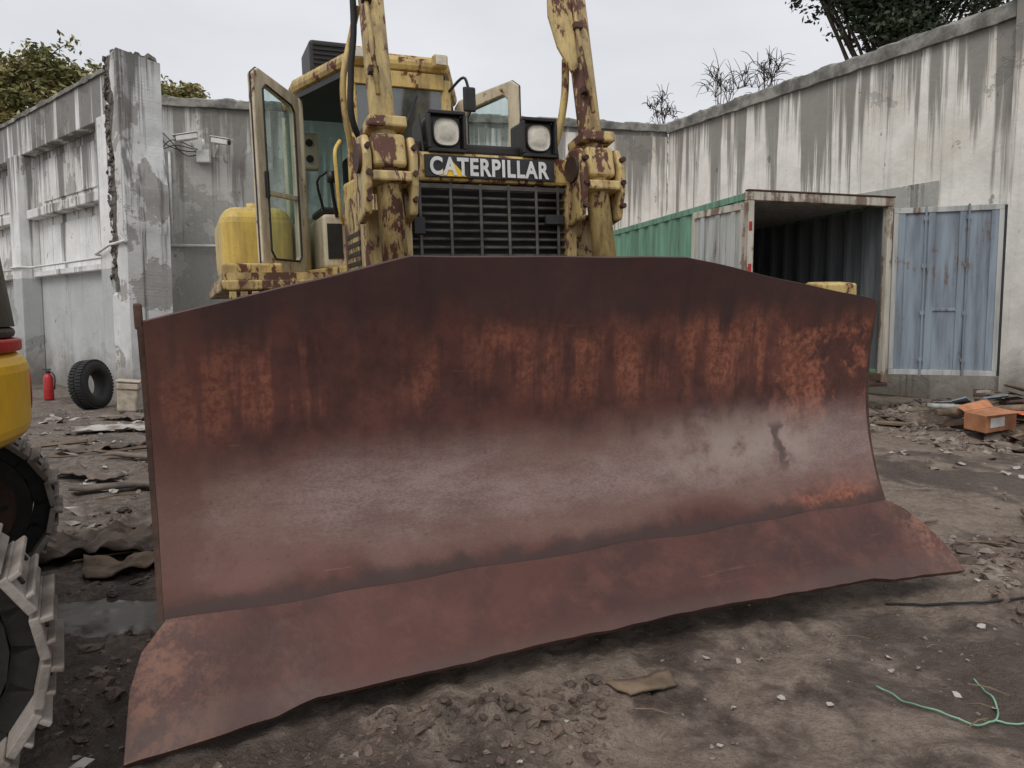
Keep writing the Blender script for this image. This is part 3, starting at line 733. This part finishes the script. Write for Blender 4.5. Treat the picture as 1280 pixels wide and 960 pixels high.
# ------------------------------------------------------------------ walls
def wall_strip(name, p0, p1, h, th, mat, parent, z0=-.3, nx=60):
    p0=Vector((p0[0],p0[1],0));p1=Vector((p1[0],p1[1],0));d=p1-p0;L=d.length;d.normalize();nrm=Vector((d.y,-d.x,0))
    v=[];f=[]
    for i in range(nx+1):
        s=L*i/nx
        for (o,z) in ((0,z0),(0,h),(-th,h),(-th,z0)): v.append(p0+d*s+nrm*o+Vector((0,0,z)))
    for i in range(nx):
        for a in range(4): b=(a+1)%4; f.append((i*4+a,i*4+b,(i+1)*4+b,(i+1)*4+a))
    f.append((0,3,2,1)); f.append((nx*4,nx*4+1,nx*4+2,nx*4+3))
    return mobj(name,v,f,mat,parent)
def slab(name,p0,p1,s0,s1,o0,o1,z0,z1,mat,parent,bev=.015):
    p0=Vector((p0[0],p0[1],0));p1=Vector((p1[0],p1[1],0));d=p1-p0
    T=Matrix.Translation(p0)@Matrix.Rotation(math.atan2(d.y,d.x),4,'Z')
    return box(name,s0,s1,-o1,-o0,z0,z1,mat,parent,bev,2,T)
def rough_cap(name,p0,p1,s0,s1,o0,o1,z0,h,mat,parent,seed=0):
    p0=Vector((p0[0],p0[1],0));p1=Vector((p1[0],p1[1],0));d=(p1-p0).normalized();nr=Vector((d.y,-d.x,0)); n=int((s1-s0)/.09)+2; v=[];f=[]
    for i in range(n+1):
        s=s0+(s1-s0)*i/n
        for j,(o,z) in enumerate(((o0,0),(o1,0),(o1,h*.8),(o1-.06,h),(o0,h))):
            nz=.035*mnoise.noise(Vector((s*2,j,seed)))+.02*mnoise.noise(Vector((s*8,j,seed)))
            v.append(p0+d*s+nr*(o+(nz if j in(1,2,3) else 0))+Vector((0,0,z0+z+(nz*1.3 if j>1 else nz*.6 if j==1 else 0))))
    for i in range(n):
        for a in range(5): b=(a+1)%5; f.append((i*5+a,i*5+b,(i+1)*5+b,(i+1)*5+a))
    f.append((0,4,3,2,1)); f.append(tuple(n*5+j for j in range(5)))
    return mobj(name,v,f,mat,parent)
C=(4.3,21.6); DR=(12.2,6.6); AB=(-9.6,18.7)
wr=empty('yard_wall')
wall_strip('wall_face',C,DR,6.62,.4,M['wallR'],wr)
rough_cap('coping_far',C,DR,.0,9.2,-.46,.10,6.60,.30,M['coping'],wr,1)
slab('coping_near',C,DR,9.85,17,-.46,.13,6.625,7.02,M['wallR'],wr,.03)
slab('pillar',C,DR,9.22,9.83,-.3,.14,-.2,7.05,M['wallR'],wr,.02)
rough_cap('pillar_cap',C,DR,9.10,9.92,-.35,.22,7.045,.22,M['coping'],wr,2)
rough_cap('coping_moss_near',C,DR,9.92,17,-.42,.15,7.01,.12,M['coping'],wr,3)
slab('plaster_patch',C,DR,4.2,7.9,.002,.02,.0,4.1,M['wallB'],wr,.004)
wb=empty('rear_yard_wall')
wall_strip('wall_face',AB,(C[0]-.02,C[1]-.01),6.65,.4,M['wallB'],wb)
rough_cap('coping',AB,C,0,14.1,-.45,.10,6.63,.22,M['coping'],wb,4)
slab('render_panel_light',AB,C,8.9,14.15,.003,.03,-.1,6.5,M['wallR'],wb,.01)
slab('pillar_a',AB,C,3.6,4.05,.0,.12,-.1,6.62,M['wallB'],wb,.02)

lb=empty('concrete_workshop')
P0=(-6.95,14.4); dl=Vector((-.744,.668,0)); P1=(P0[0]+dl.x*26,P0[1]+dl.y*26)
def ls(name,s0,s1,o0,o1,z0,z1,mat,bev=.02): return slab(name,P1,P0,26-s1,26-s0,o0,o1,z0,z1,mat,lb,bev)
wall_strip('wall_infill',(P1[0],P1[1]),(P0[0],P0[1]),5.9,.3,M['wallL'],lb)
ls('parapet',.0,26,.002,.28,5.22,6.02,M['wallL'])
rough_cap('parapet_cap',P1,P0,0,26.0,-.32,.32,6.01,.10,M['coping'],lb,5)
for i in range(5):
    s=.0+i*5.3
    ls('pillar_%d'%i,s-.0,s+.62,.004,.42,-.1,5.20,M['wallL'])
    if i<4:
        ls('ledge_upper_%d'%i,s+.64,s+5.28,.003,.26,3.78,3.98,M['wallL'])
        ls('ledge_lower_%d'%i,s+.64,s+5.28,.003,.17,2.48,2.60,M['wallL'])
        ls('window_bricked_%d'%i,s+1.0,s+4.9,.003,.03,4.15,5.05,M['wallL'],.01)
        ls('window_bricked_low_%d'%i,s+1.0,s+4.9,.003,.03,2.75,3.6,M['wallL'],.01)
rnd=random.Random(3)
bd=Vector((P0[0]-P1[0],P0[1]-P1[1],0)).normalized(); bn=Vector((bd.y,-bd.x,0))
def eroded_pillar(name,s0,s1,o0,o1,z0,z1,ero,zlo=2.0):
    N=110; v=[];f=[]; prof=[(s0,o0),(s0,o1),(s0+.25,o1),(s1-.16,o1),(s1,o1-.05),(s1,o0)]
    m=len(prof)
    for i in range(N+1):
        z=z0+(z1-z0)*i/N
        for j,(s,o) in enumerate(prof):
            if j==0 or j==1: s-=.16*max(0,min(1,(4.6-z)/.8)) + .02*mnoise.noise(Vector((z*3,j,7)))
            if j in (2,3,4) and z>zlo:
                e=ero*(.4+1.3*abs(mnoise.noise(Vector((z*2.2,j*.4,1))))+.8*mnoise.noise(Vector((z*9,j,2))))
                e=max(0,e)
                if j==3: o-=e*.45; s-=e*.8
                elif j==4: s-=e*.5; o-=e*.9
                else: s+=.12*mnoise.noise(Vector((z*1.8,5,2)))+.05*mnoise.noise(Vector((z*8,5,2)))
            zz=z+(.14*mnoise.noise(Vector((s*5,o*5,3))) if i==N else 0)
            p=Vector((P0[0],P0[1],0))-bd*s+bn*o; v.append((p.x,p.y,zz))
    for i in range(N):
        for j in range(m): q=(j+1)%m; f.append((i*m+j,i*m+q,(i+1)*m+q,(i+1)*m+j))
    f.append(tuple(N*m+j for j in range(m)))
    o=mobj(name,v,f,M['pillarc'],lb); o.data.materials.append(M['rubblec'])
    for i,p in enumerate(o.data.polygons):
        if i<N*m and i%m in (2,3) and (i//m)/N*(z1-z0)+z0>zlo: p.material_index=1
    return o
eroded_pillar('corner_pillar',-.56,.16,-.3,.46,-.1,6.15,.14)
Acr=Acc()
for i in range(260):
    z=rnd.uniform(2.2,6.1); s=-.02+rnd.gauss(0,.07)
    base=Vector((P0[0],P0[1],0))-bd*(s)+bn*(.40)+Vector((0,0,z)); r=rnd.uniform(.012,.05)
    T=Matrix.Translation(base)@Matrix.Rotation(rnd.uniform(0,6),4,Vector((rnd.random(),rnd.random(),rnd.random())).normalized())
    Acr.box(-r,r,-r*.7,r*.7,-r,r*1.4,T)
for i in range(60):
    s=rnd.uniform(-.5,.1); z=6.12+rnd.uniform(-.02,.05); base=Vector((P0[0],P0[1],0))-bd*s+bn*rnd.uniform(-.2,.42)+Vector((0,0,z)); r=rnd.uniform(.03,.09)
    T=Matrix.Translation(base)@Matrix.Rotation(rnd.uniform(0,6),4,Vector((rnd.random(),rnd.random(),rnd.random())).normalized())
    Acr.box(-r,r,-r*.7,r*.7,-r*.6,r*.6,T)
Acr.obj('broken_concrete_edge',M['rubblec'],lb,bev=.01)
wall_strip('return_wall',(P0[0]+.4,P0[1]+.3),(-9.2,19.4),5.9,.3,M['wallB'],lb)
prism('roof_slab',[(P0[0],P0[1]+.3),(P1[0],P1[1]+.3),(P1[0]+6,P1[1]+6),(-9.2,19.6)],5.6,5.8,M['coping'],lb)
def LP(s,o,z): return Vector((P0[0],P0[1],0))-bd*s+bn*o+Vector((0,0,z))
tube('pipe_run',[LP(14,.22,2.70),LP(5.95,.22,2.70),LP(5.92,.46,2.70),LP(5.28,.46,2.70),LP(5.25,.22,2.70),LP(.66,.22,2.70),LP(.64,.49,2.72),LP(-.02,.50,2.85),LP(-.75,.5,2.88)],.025,M['white'],lb,8)
wpd=Vector((C[0]-AB[0],C[1]-AB[1],0)).normalized(); wn=Vector((wpd.y,-wpd.x,0))
def WP(s,o,z): return Vector((AB[0],AB[1],0))+wpd*s+wn*o+Vector((0,0,z))
tube('pipe_horizontal',[WP(.6,.06,3.3),WP(4.4,.16,3.32)],.04,M['white'],wb,8)
tube('pipe_vertical',[WP(1.35,.06,3.34),WP(1.35,.06,5.6)],.035,M['white'],wb,8)
tube('wall_pipe',[Vector(C+(0,))+Vector((DR[0]-C[0],DR[1]-C[1],0)).normalized()*s+Vector((-.1,-.06,z)) for s,z in ((9.9,2.9),(16,2.9))],.05,M['white'],wr,8)
cc=empty('cctv_camera_cluster')
base=WP(2.15,.05,5.75)
def cam_unit(i,ds,dz,ang):
    T=Matrix.Translation(base+wpd*ds+wn*.35+Vector((0,0,dz)))@Matrix.Rotation(R(ang),4,'Z')@Matrix.Rotation(R(-12),4,'Y')
    box('camera_body_%d'%i,-.27,.22,-.08,.08,-.07,.07,M['white'],cc,.03,3,T)
    box('camera_hood_%d'%i,-.33,.24,-.10,.10,.075,.095,M['white'],cc,.008,2,T)
    v,f=sweepgeo([(-.285,0,0),(-.272,0,0)],.055,14); mobj('camera_lens_%d'%i,[T@q for q in v],f,M['black'],cc)
    tube('camera_arm_%d'%i,spline([T@Vector((.05,0,-.07)),T@Vector((.05,0,-.16)),base+wpd*ds*.6+Vector((0,0,dz-.28)),base+wpd*ds*.5+Vector((0,0,dz-.3))],4),.025,M['white'],cc,8)
cam_unit(0,-.3,.08,15); cam_unit(1,.42,.02,160)
box('junction_box',-.16,.16,-.1,.05,-.45,-.15,M['white'],cc,.02,2,Matrix.Translation(base+wn*.05))
tube('pole',[base+Vector((0,0,-.15))+wn*.1,base+Vector((0,0,.1))+wn*.1],.03,M['white'],cc,8)
for i in range(4):
    tube('cable_%d'%i,spline([base+Vector((0,0,-.2))+wn*.08,base+wpd*(-.4-.1*i)+Vector((0,0,-.3+.12*i))+wn*.1,base+wpd*(-.8-.08*i)+Vector((0,0,.1-.12*i))+wn*.06,base+wpd*(-1.0)+Vector((0,0,.3))+wn*.03],5),.012,M['black'],cc,6)

# ------------------------------------------------------------------ trees
def tree(name,base,h,crowns,nleaf,leafsize,leafmat,seed,trunkr=.25,bare=False):
    rd=random.Random(seed); e=empty(name,base); A=Acc()
    top=Vector((0,0,h*.62)); A.add(*sweepgeo(spline([(0,0,-.2),(.1,.05,h*.3),top],5),trunkr,8,taper=[trunkr*(1-.05*i) for i in range(11)]))
    tips=[]; tw=.009 if bare else .03
    for (c,r) in crowns:
        c=Vector(c)
        for k in range(12 if bare else 7):
            dv=Vector((rd.gauss(0,1),rd.gauss(0,1),rd.gauss(.6 if bare else .2,.8))).normalized()*r*rd.uniform(.6,1.05)
            st=Vector((0,0,h*rd.uniform(.3,.6))); mid=(st+c)/2+Vector((rd.uniform(-.4,.4),rd.uniform(-.4,.4),.3))
            pts=spline([st,mid,c+dv*.3,c+dv],4); n=len(pts)
            A.add(*sweepgeo(pts,.1,5,taper=[trunkr*.3*(1-i/n)+(.004 if bare else .012) for i in range(n)])); tips.append(c+dv)
            for q in range(8 if bare else 5):
                b=pts[int(n*rd.uniform(.6,.95))]; t=b+Vector((rd.gauss(0,.5),rd.gauss(0,.5),rd.gauss(.45,.4)))*r*.5
                pp=spline([b,(b+t)/2+Vector((0,0,.1)),t],3); A.add(*sweepgeo(pp,.03,4,taper=[tw*(1-i/len(pp))+.004 for i in range(len(pp))])); tips.append(t)
    A.obj('trunk_and_limbs',M['bark'],e,smooth=True)
    if not bare:
        v=[];f=[]; ncl=int(nleaf/32); cl=[]
        for _ in range(ncl):
            c,r=rd.choice(crowns); c=Vector(c)
            if rd.random()<.5: cl.append((rd.choice(tips),.15*r+.08))
            else:
                dv=Vector((rd.gauss(0,1),rd.gauss(0,1),rd.gauss(0,.85))).normalized()*r*(rd.random()**.4)*1.08; cl.append((c+dv,.12*r+.07))
        for c,r in cl:
            for _ in range(32):
                p=c+Vector((rd.gauss(0,r),rd.gauss(0,r),rd.gauss(0,r*.7))); s=leafsize*rd.uniform(.6,1.3)
                a=Vector((rd.gauss(0,1),rd.gauss(0,1),rd.gauss(0,.6))).normalized(); b=a.orthogonal().normalized()
                b=(Matrix.Rotation(rd.uniform(0,6.3),3,a)@b); n=len(v)
                v+=[p-a*s,p+b*s*.45,p+a*s,p-b*s*.45]; f.append((n,n+1,n+2,n+3))
        mobj('foliage',v,f,leafmat,e)
tree('broadleaf_tree',(-17.3,29,0),11,[((0,0,10.0),1.2),((-1.6,0,10.0),1.4),((1.4,.5,9.9),1.1),((2.6,-.5,9.0),1.2),((-.3,0,8.6),1.6),((-2.8,0,9.2),1.5),((3.4,0,8.0),.9)],20000,.12,M['leafy'],5)
tree('broadleaf_tree',(-12.0,27.5,0),9,[((-.2,0,8.9),.8),((.6,0,9.0),.6),((-.9,0,9.3),.6)],4200,.10,M['leafy'],9,.14)
tree('evergreen_tree',(10.3,20.8,0),12,[((-2.0,0,10.7),1.1),((-.8,-.3,9.5),1.1),((.2,0,10.2),1.4),((1.6,-.5,10.6),1.6),((-2.9,.2,11.4),1.1),((3.4,-.5,11.2),1.8),((.3,0,11.9),1.8),((-.3,-.6,8.9),.8),((-1.3,-.5,10.2),1.0)],38000,.085,M['leafd'],4,.16)
tree('bare_shrub',(6.6,24,0),8.2,[((-.2,0,8.2),1.2),((1.0,-.5,8.4),1.0)],0,.1,None,12,.03,True)
tree('bare_shrub',(4.6,24.5,0),7.8,[((0,0,7.8),.7)],0,.1,None,15,.025,True)

# ------------------------------------------------------------------ rubble, litter, props
def rock(A,p,r,rd,flat=.7):
    v=[];f=[]
    rows=[(-.9,.35),(-.35,.95),(.3,.85),(.85,.4)]
    T=Matrix.Translation(p)@Matrix.Rotation(rd.uniform(0,6.28),4,'Z')@Matrix.Rotation(rd.uniform(-.5,.5),4,'X')
    sx,sy,sz=rd.uniform(.7,1.4),rd.uniform(.5,1.1),flat*rd.uniform(.6,1.1)
    for z,k in rows:
        for i in range(6):
            a=i*math.pi/3+z; q=rd.uniform(.6,1.3); v.append(T@Vector((math.cos(a)*k*q*r*sx,math.sin(a)*k*q*r*sy,z*r*sz*rd.uniform(.7,1.25))))
    for l in range(3):
        for i in range(6): j=(i+1)%6; f.append((l*6+i,l*6+j,l*6+6+j,l*6+6+i))
    f.append((5,4,3,2,1,0)); f.append((18,19,20,21,22,23)); A.add(v,f)
bo=Vector((-1.317,2.49,0)); bu=Vector((.919,.394,0)); bb=Vector((-.394,.919,0))
def behind_blade(x,y):
    d=Vector((x,y,0))-bo; return -.05<d.dot(bu)<4.2 and d.dot(bb)>-.06
def infront(x,y,m=.05):
    d=Vector((x,y,0))-bo; return -.1<d.dot(bu)<4.25 and -m<d.dot(bb)<.2
rd=random.Random(21); A=Acc(); Bm=Acc()
def inpud(x,y): return any(((x-a)/c)**2+((y-b)/e)**2<1.4 for a,b,c,e in PUD)
def scatter(acc,n,xr,yr,rr,pw=2.2,cond=None,flat=.7,sink=.1):
    for _ in range(n):
        x=rd.uniform(*xr);y=rd.uniform(*yr)
        if math.hypot(x,y)<1.6 or inpud(x,y): continue
        if infront(x,y) or (cond and not cond(x,y)): continue
        r=rr[0]+(rr[1]-rr[0])*rd.random()**pw; rock(acc,Vector((x,y,gh(x,y)+r*sink)),r,rd,flat)
clump=lambda x,y: mnoise.noise(Vector((x*.9,y*.9,11)))+.15*rd.random()>.02
scatter(A,3600,(-3,4.5),(1.7,6),(.003,.013),3)
scatter(A,1900,(-8,-1.3),(3,13),(.008,.045),3,clump)
scatter(A,1100,(2.2,9),(4,12),(.008,.045),3,clump)
scatter(A,600,(5.0,9),(8.6,12.5),(.03,.12),2)
scatter(A,140,(2.6,4.3),(3.4,5.4),(.02,.07),2)
scatter(Bm,1000,(-2.4,.4),(1.8,3.1),(.006,.035),3.5,lambda x,y: not behind_blade(x,y),.6,.05)
scatter(Bm,260,(-.55,.35),(2.55,3.05),(.008,.05),3,lambda x,y: not behind_blade(x,y),.6,.1)
scatter(Bm,800,(-3.2,-1.5),(2.7,6),(.01,.06),3,clump,.55,.05)
scatter(Bm,320,(2.5,4.4),(3.3,5.3),(.015,.09),2.4,None,.55,.05)
A.obj('rubble',M['stone']); Bm.obj('mud_clods',M['mud'])

def sheet(name,c,sx,sy,rot,mat,amp=.02,nx=14,ny=10,lift=.02,seed=0,th=.006,cut=.2):
    v=[];f=[];ca,sa=math.cos(rot),math.sin(rot)
    for j in range(ny+1):
        for i in range(nx+1):
            u=(i/nx-.5)*sx; w=(j/ny-.5)*sy
            k=1+cut*mnoise.noise(Vector((u*3+seed,w*3,seed)))
            x=c[0]+(u*ca-w*sa)*k; y=c[1]+(u*sa+w*ca)*k
            v.append((x,y,gh(c[0],c[1])*.5+gh(x,y)*.5+lift+amp*(mnoise.noise(Vector((u*5,w*5,seed)))+.6*mnoise.noise(Vector((u*13,w*13,seed))))))
    for j in range(ny):
        for i in range(nx): a=j*(nx+1)+i; f.append((a,a+1,a+nx+2,a+nx+1))
    o=mobj(name,v,f,mat,smooth=True); s=o.modifiers.new('s','SOLIDIFY'); s.thickness=th; return o
sheet('muddy_tarpaulin',(-2.75,5.0),1.3,.7,.35,M['cloth'],.10,40,28,.06,3)
sheet('muddy_tarpaulin',(-2.45,5.6),.9,.4,.1,M['sheetd'],.07,26,16,.05,8)
sheet('muddy_tarpaulin',(-2.25,4.65),.7,.35,.5,M['wood'],.05,26,16,.05,18,.006,.5)
sheet('wooden_board',(.56,3.03),.30,.13,.45,M['wood'],.012,8,5,.035,2,.012,.5)
sheet('wooden_board',(-3.35,6.7),1.0,.16,.45,M['sheetd'],.02,8,4,.07,4,.03,.05)
sheet('wooden_board',(-3.9,8.1),.9,.14,-.1,M['sheetd'],.02,8,4,.07,24,.03,.05)
sheet('scrap_sheet',(-5.3,10.4),1.2,.5,.3,M['litter'],.05,16,10,.05,5,.01,.6)
sheet('scrap_sheet',(-4.7,8.9),.8,.35,.6,M['sheetd'],.06,16,10,.05,6,.01,.7)
sheet('scrap_sheet',(-5.8,11.6),.9,.5,-.3,M['sheetd'],.07,16,10,.06,16,.01,.7)
sheet('scrap_sheet',(-4.1,7.3),.7,.3,-.5,M['sheetd'],.07,16,10,.05,26,.01,.7)
sheet('wooden_board',(.95,2.28),.34,.10,-.1,M['wood'],.008,8,4,.03,9,.012,.3)
sheet('wooden_board',(6.9,9.1),1.6,.5,.3,M['wood'],.03,10,5,.06,10,.02,.1)
sheet('scrap_sheet',(6.2,8.6),.8,.35,-.3,M['sheetd'],.06,16,10,.05,36,.01,.7)
sheet('wooden_board',(3.9,5.6),.7,.12,1.1,M['wood'],.015,8,4,.05,11,.02)
sheet('rusty_flat_plate',(3.35,4.5),.5,.16,.5,M['darkrust'],.012,8,4,.12,12,.02,.2)
sheet('muddy_tarpaulin',(-2.6,2.2),.5,.3,.5,M['cloth'],.03,14,10,.03,31)
# scrap heap by the container: three tones of boards and sheets
heap=empty('scrap_heap',(0,0,0)); accs={'wood':Acc(),'sheetd':Acc(),'litter':Acc(),'boxblue':Acc(),'darkrust':Acc()}
for i in range(95):
    x,y=rd.gauss(6.9,.75),rd.gauss(10.3,.7)
    if y>11.4 and x<6.6: continue
    L=rd.uniform(.12,.7)*rd.uniform(.6,1.3); W_=rd.uniform(.04,.22); th=rd.uniform(.006,.03)
    T=Matrix.Translation((x,y,gh(x,y)+rd.uniform(.04,.28)*math.exp(-((x-7)**2+(y-10.5)**2))+.04))@Matrix.Rotation(rd.uniform(0,3.1),4,'Z')@Matrix.Rotation(rd.gauss(0,.25),4,'X')@Matrix.Rotation(rd.gauss(0,.22),4,'Y')
    accs[rd.choice(['wood','wood','sheetd','sheetd','litter','boxblue','darkrust'])].box(-L/2,L/2,-W_/2,W_/2,-th/2,th/2,T)
for kx,a in accs.items(): a.obj('scrap_'+kx,M[kx],heap)
Lt=Acc()
for i in range(760):
    z=rd.random()
    if z<.42: x,y=rd.uniform(-7.5,-1.8),rd.uniform(4,12.5)
    elif z<.72: x,y=rd.uniform(4.2,9),rd.uniform(7,12)
    else: x,y=rd.uniform(-2,3.8),rd.uniform(1.9,5)
    if behind_blade(x,y) or inpud(x,y): continue
    s=rd.uniform(.005,.020)*(1 if y<5 else 3.4)*(1.8 if rd.random()<.12 else 1); T=Matrix.Translation((x,y,gh(x,y)+.010))@Matrix.Rotation(rd.uniform(0,6),4,'Z')@Matrix.Rotation(rd.uniform(-.4,.4),4,'X')@Matrix.Rotation(rd.uniform(-.3,.3),4,'Y')
    v=[T@Vector((a*s*rd.uniform(.5,1.3),b*s*rd.uniform(.3,.9),c*s*.25)) for a,b,c in ((-1,-1,0),(0,-1,1),(1,-.8,0),(-1,1,.5),(0,1,-1),(1,1,1))]
    Lt.add(v,[(0,1,4,3),(1,2,5,4)])
Lt.obj('scattered_litter',M['litter'])
St=Acc()
for i in range(130):
    if i<40: x,y=rd.uniform(5.3,8.5),rd.uniform(8.8,12); L=rd.uniform(.4,1.8)
    elif i<66: x,y=rd.uniform(-6,-2),rd.uniform(4.5,11); L=rd.uniform(.2,.9)
    elif i<84: x,y=rd.uniform(2.6,4.8),rd.uniform(3.6,6); L=rd.uniform(.15,.6)
    else: x,y=rd.uniform(-2,3.4),rd.uniform(1.9,4.2); L=rd.uniform(.04,.16)
    if behind_blade(x,y): continue
    a=rd.uniform(-.9,.9); z=gh(x,y)+.02; p=Vector((x,y,z)); q=p+Vector((math.cos(a)*L,math.sin(a)*L,rd.uniform(-.02,.12)*L))
    St.add(*sweepgeo([p,(p+q)/2+Vector((0,0,.01)),q],rd.uniform(.006,.018)*(1.4 if y>8 else 1) if i<84 else .003,5))
St.obj('scattered_sticks',M['wood'])
def onground(pts,l=.012): return [Vector((p.x,p.y,gh(p.x,p.y)+l)) for p in pts]
tube('green_rope',onground(spline([(1.50,3.05,0),(1.60,2.88,0),(1.74,2.80,0),(1.86,2.84,0),(1.95,2.98,0),(1.97,3.16,0)],14)),.004,M['green_rope'],segs=6)
tube('green_rope',onground(spline([(1.86,2.84,0),(1.96,2.82,0),(2.02,2.78,0)],8)),.004,M['green_rope'],segs=6)
tube('black_cable',onground(spline([(2.0,4.0,0),(2.6,3.85,0),(3.1,3.95,0),(3.7,3.8,0)],14)),.007,M['rubber'],segs=6)
tube('black_cable',onground(spline([(-1.2,2.2,0),(-1.0,2.12,0),(-.8,2.16,0),(-.66,2.08,0)],14)),.005,M['rubber'],segs=6)
tube('steel_pipe',[(5.6,10.3,.35),(8.6,9.3,.3)],.035,M['boxgrey'],segs=10)
tube('timber_pole',[(5.5,9.9,.30),(8.2,9.9,.45)],.05,M['wood'],segs=8)
ct=empty('cardboard_carton',(6.05,9.65,.25),(R(4),R(-5),R(18)))
box('carton_body',-.25,.25,-.16,.16,-.12,.10,M['card'],ct,.006)
box('carton_label',-.18,.05,-.163,-.1605,-.06,.06,M['white'],ct,0)
mobj('carton_flap',[(-.25,-.16,.102),(.25,-.16,.102),(.27,-.31,.12),(-.24,-.30,.14)],[(0,1,2,3)],M['card'],ct)
mobj('carton_flap_back',[(-.25,.16,.102),(.25,.16,.102),(.27,.28,.18),(-.24,.29,.15)],[(0,1,2,3)],M['card'],ct)
sheet('orange_plastic_bag',(6.75,10.0),.6,.3,.2,M['orange'],.08,18,12,.22,14)
sheet('white_plastic_bag',(3.55,4.15),.22,.14,.2,M['litter'],.05,14,10,.10,15)
sheet('white_plastic_bag',(6.6,9.2),.4,.22,.4,M['white'],.06,14,10,.12,45)
def bottle(loc,rotz):
    e=empty('plastic_bottle',loc,(R(88),0,rotz))
    pr=[(.0,.05),(.02,.06),(.25,.06),(.3,.055),(.36,.025),(.40,.022)]
    tube('bottle_body',[(0,0,h) for h,_ in pr],.06,M['clear'],e,16,[r for _,r in pr])
    tube('bottle_cap',[(0,0,.40),(0,0,.44)],.028,M['bluelid'],e,12)
    tube('bottle_label',[(0,0,.10),(0,0,.2)],.0615,M['bluelid'],e,16)
bottle((6.75,9.35,.22),R(70)); bottle((6.3,9.3,.22),R(110)); bottle((7.0,9.9,.45),R(60))
def tyre(name,loc,r,w,rot):
    e=empty(name,loc,rot); v=[];f=[];n=40
    prof=[(r*.55,-w*.42),(r*.72,-w*.5),(r*.92,-w*.46),(r*.99,-w*.36),(r,-.0),(r*.99,w*.36),(r*.92,w*.46),(r*.72,w*.5),(r*.55,w*.42),(r*.58,0)]
    m=len(prof)
    for i in range(n):
        a=2*math.pi*i/n
        for rr,x in prof: v.append((x,rr*math.cos(a),rr*math.sin(a)))
    for i in range(n):
        for j in range(m): f.append((i*m+j,i*m+(j+1)%m,((i+1)%n)*m+(j+1)%m,((i+1)%n)*m+j))
    mobj('tyre_carcass',v,f,M['rubber'],e,True)
    T0=Acc()
    for i in range(44):
        a=2*math.pi*i/44; T=Matrix.Rotation(a,4,'X')@Matrix.Translation((0,0,r))
        T0.box(-w*.42,-w*.04,-.022,.022,-.01,.014,T); T0.box(w*.04,w*.42,.0,.044,-.01,.014,T)
    T0.obj('tyre_tread',M['rubber'],e,bev=.004)
tyre('old_tyre',(-7.2,13.1,.40),.41,.28,(R(0),R(-6),R(-8)))
fe=empty('fire_extinguisher',(-8.72,14.4,.0))
tube('cylinder_body',[(0,0,0),(0,0,.03),(0,0,.42),(0,0,.47),(0,0,.50)],.085,M['red'],fe,18,[.08,.085,.085,.06,.03])
box('valve',-.03,.03,-.03,.03,.5,.56,M['black'],fe); box('handle',-.1,.06,-.012,.012,.57,.59,M['black'],fe)
tube('hose',spline([(.03,0,.54),(.12,0,.45),(.11,0,.2)],5),.012,M['black'],fe,6)
bn_=empty('plastic_bin',(-6.35,12.6,0),(0,R(5),R(20)))
v=bverts(-.14,.14,-.13,.13,0,.48)
for q in v[4:]: q.x*=1.2; q.y*=1.2
mobj('bin_body',v,BF,M['beigeplast'],bn_,bev=.03); box('bin_lid',-.185,.185,-.17,.17,.482,.52,M['beigeplast'],bn_,.02); box('bin_band',-.166,.166,-.156,.156,.36,.385,M['wood'],bn_,.004)

# ------------------------------------------------------------------ camera / light / world
cam=bpy.data.cameras.new('camera'); co=bpy.data.objects.new('camera',cam); scene.collection.objects.link(co)
co.location=(0,0,1.5); co.rotation_euler=(R(90-4.76),0,0); cam.sensor_width=36; cam.lens=27; cam.clip_end=2000; cam.clip_start=.05
scene.camera=co
sun=bpy.data.lights.new('sun','SUN'); sun.energy=1.4; sun.angle=R(35); sun.color=(1,.96,.90)
so=bpy.data.objects.new('sun',sun); scene.collection.objects.link(so)
el,az=R(52),R(205)
d=Vector((math.sin(az)*math.cos(el),math.cos(az)*math.cos(el),math.sin(el))); so.rotation_euler=d.to_track_quat('Z','Y').to_euler()
w=bpy.data.worlds.new('World'); scene.world=w; w.use_nodes=True; nt=w.node_tree; bg=nt.nodes['Background']
sky=nt.nodes.new('ShaderNodeTexSky'); sky.sky_type='NISHITA'; sky.sun_disc=False; sky.sun_elevation=el; sky.sun_rotation=az; sky.dust_density=4
tc=nt.nodes.new('ShaderNodeTexCoord'); mp=nt.nodes.new('ShaderNodeMapping'); mp.inputs['Scale'].default_value=(1,1,3)
nz=nt.nodes.new('ShaderNodeTexNoise'); nz.inputs['Scale'].default_value=1.6; nz.inputs['Detail'].default_value=6
rp=nt.nodes.new('ShaderNodeValToRGB'); rp.color_ramp.elements[0].position=.3; rp.color_ramp.elements[0].color=(5.9,6.05,6.45,1); rp.color_ramp.elements[1].position=.7; rp.color_ramp.elements[1].color=(7.8,7.9,8.2,1)
mx=nt.nodes.new('ShaderNodeMixRGB'); mx.inputs[0].default_value=.94
nt.links.new(tc.outputs['Generated'],mp.inputs[0]); nt.links.new(mp.outputs[0],nz.inputs['Vector']); nt.links.new(nz.outputs[0],rp.inputs[0])
nt.links.new(sky.outputs[0],mx.inputs[1]); nt.links.new(rp.outputs[0],mx.inputs[2]); nt.links.new(mx.outputs[0],bg.inputs[0]); bg.inputs[1].default_value=.11
scene.view_settings.view_transform='Standard'; scene.view_settings.look='None'; scene.view_settings.exposure=0
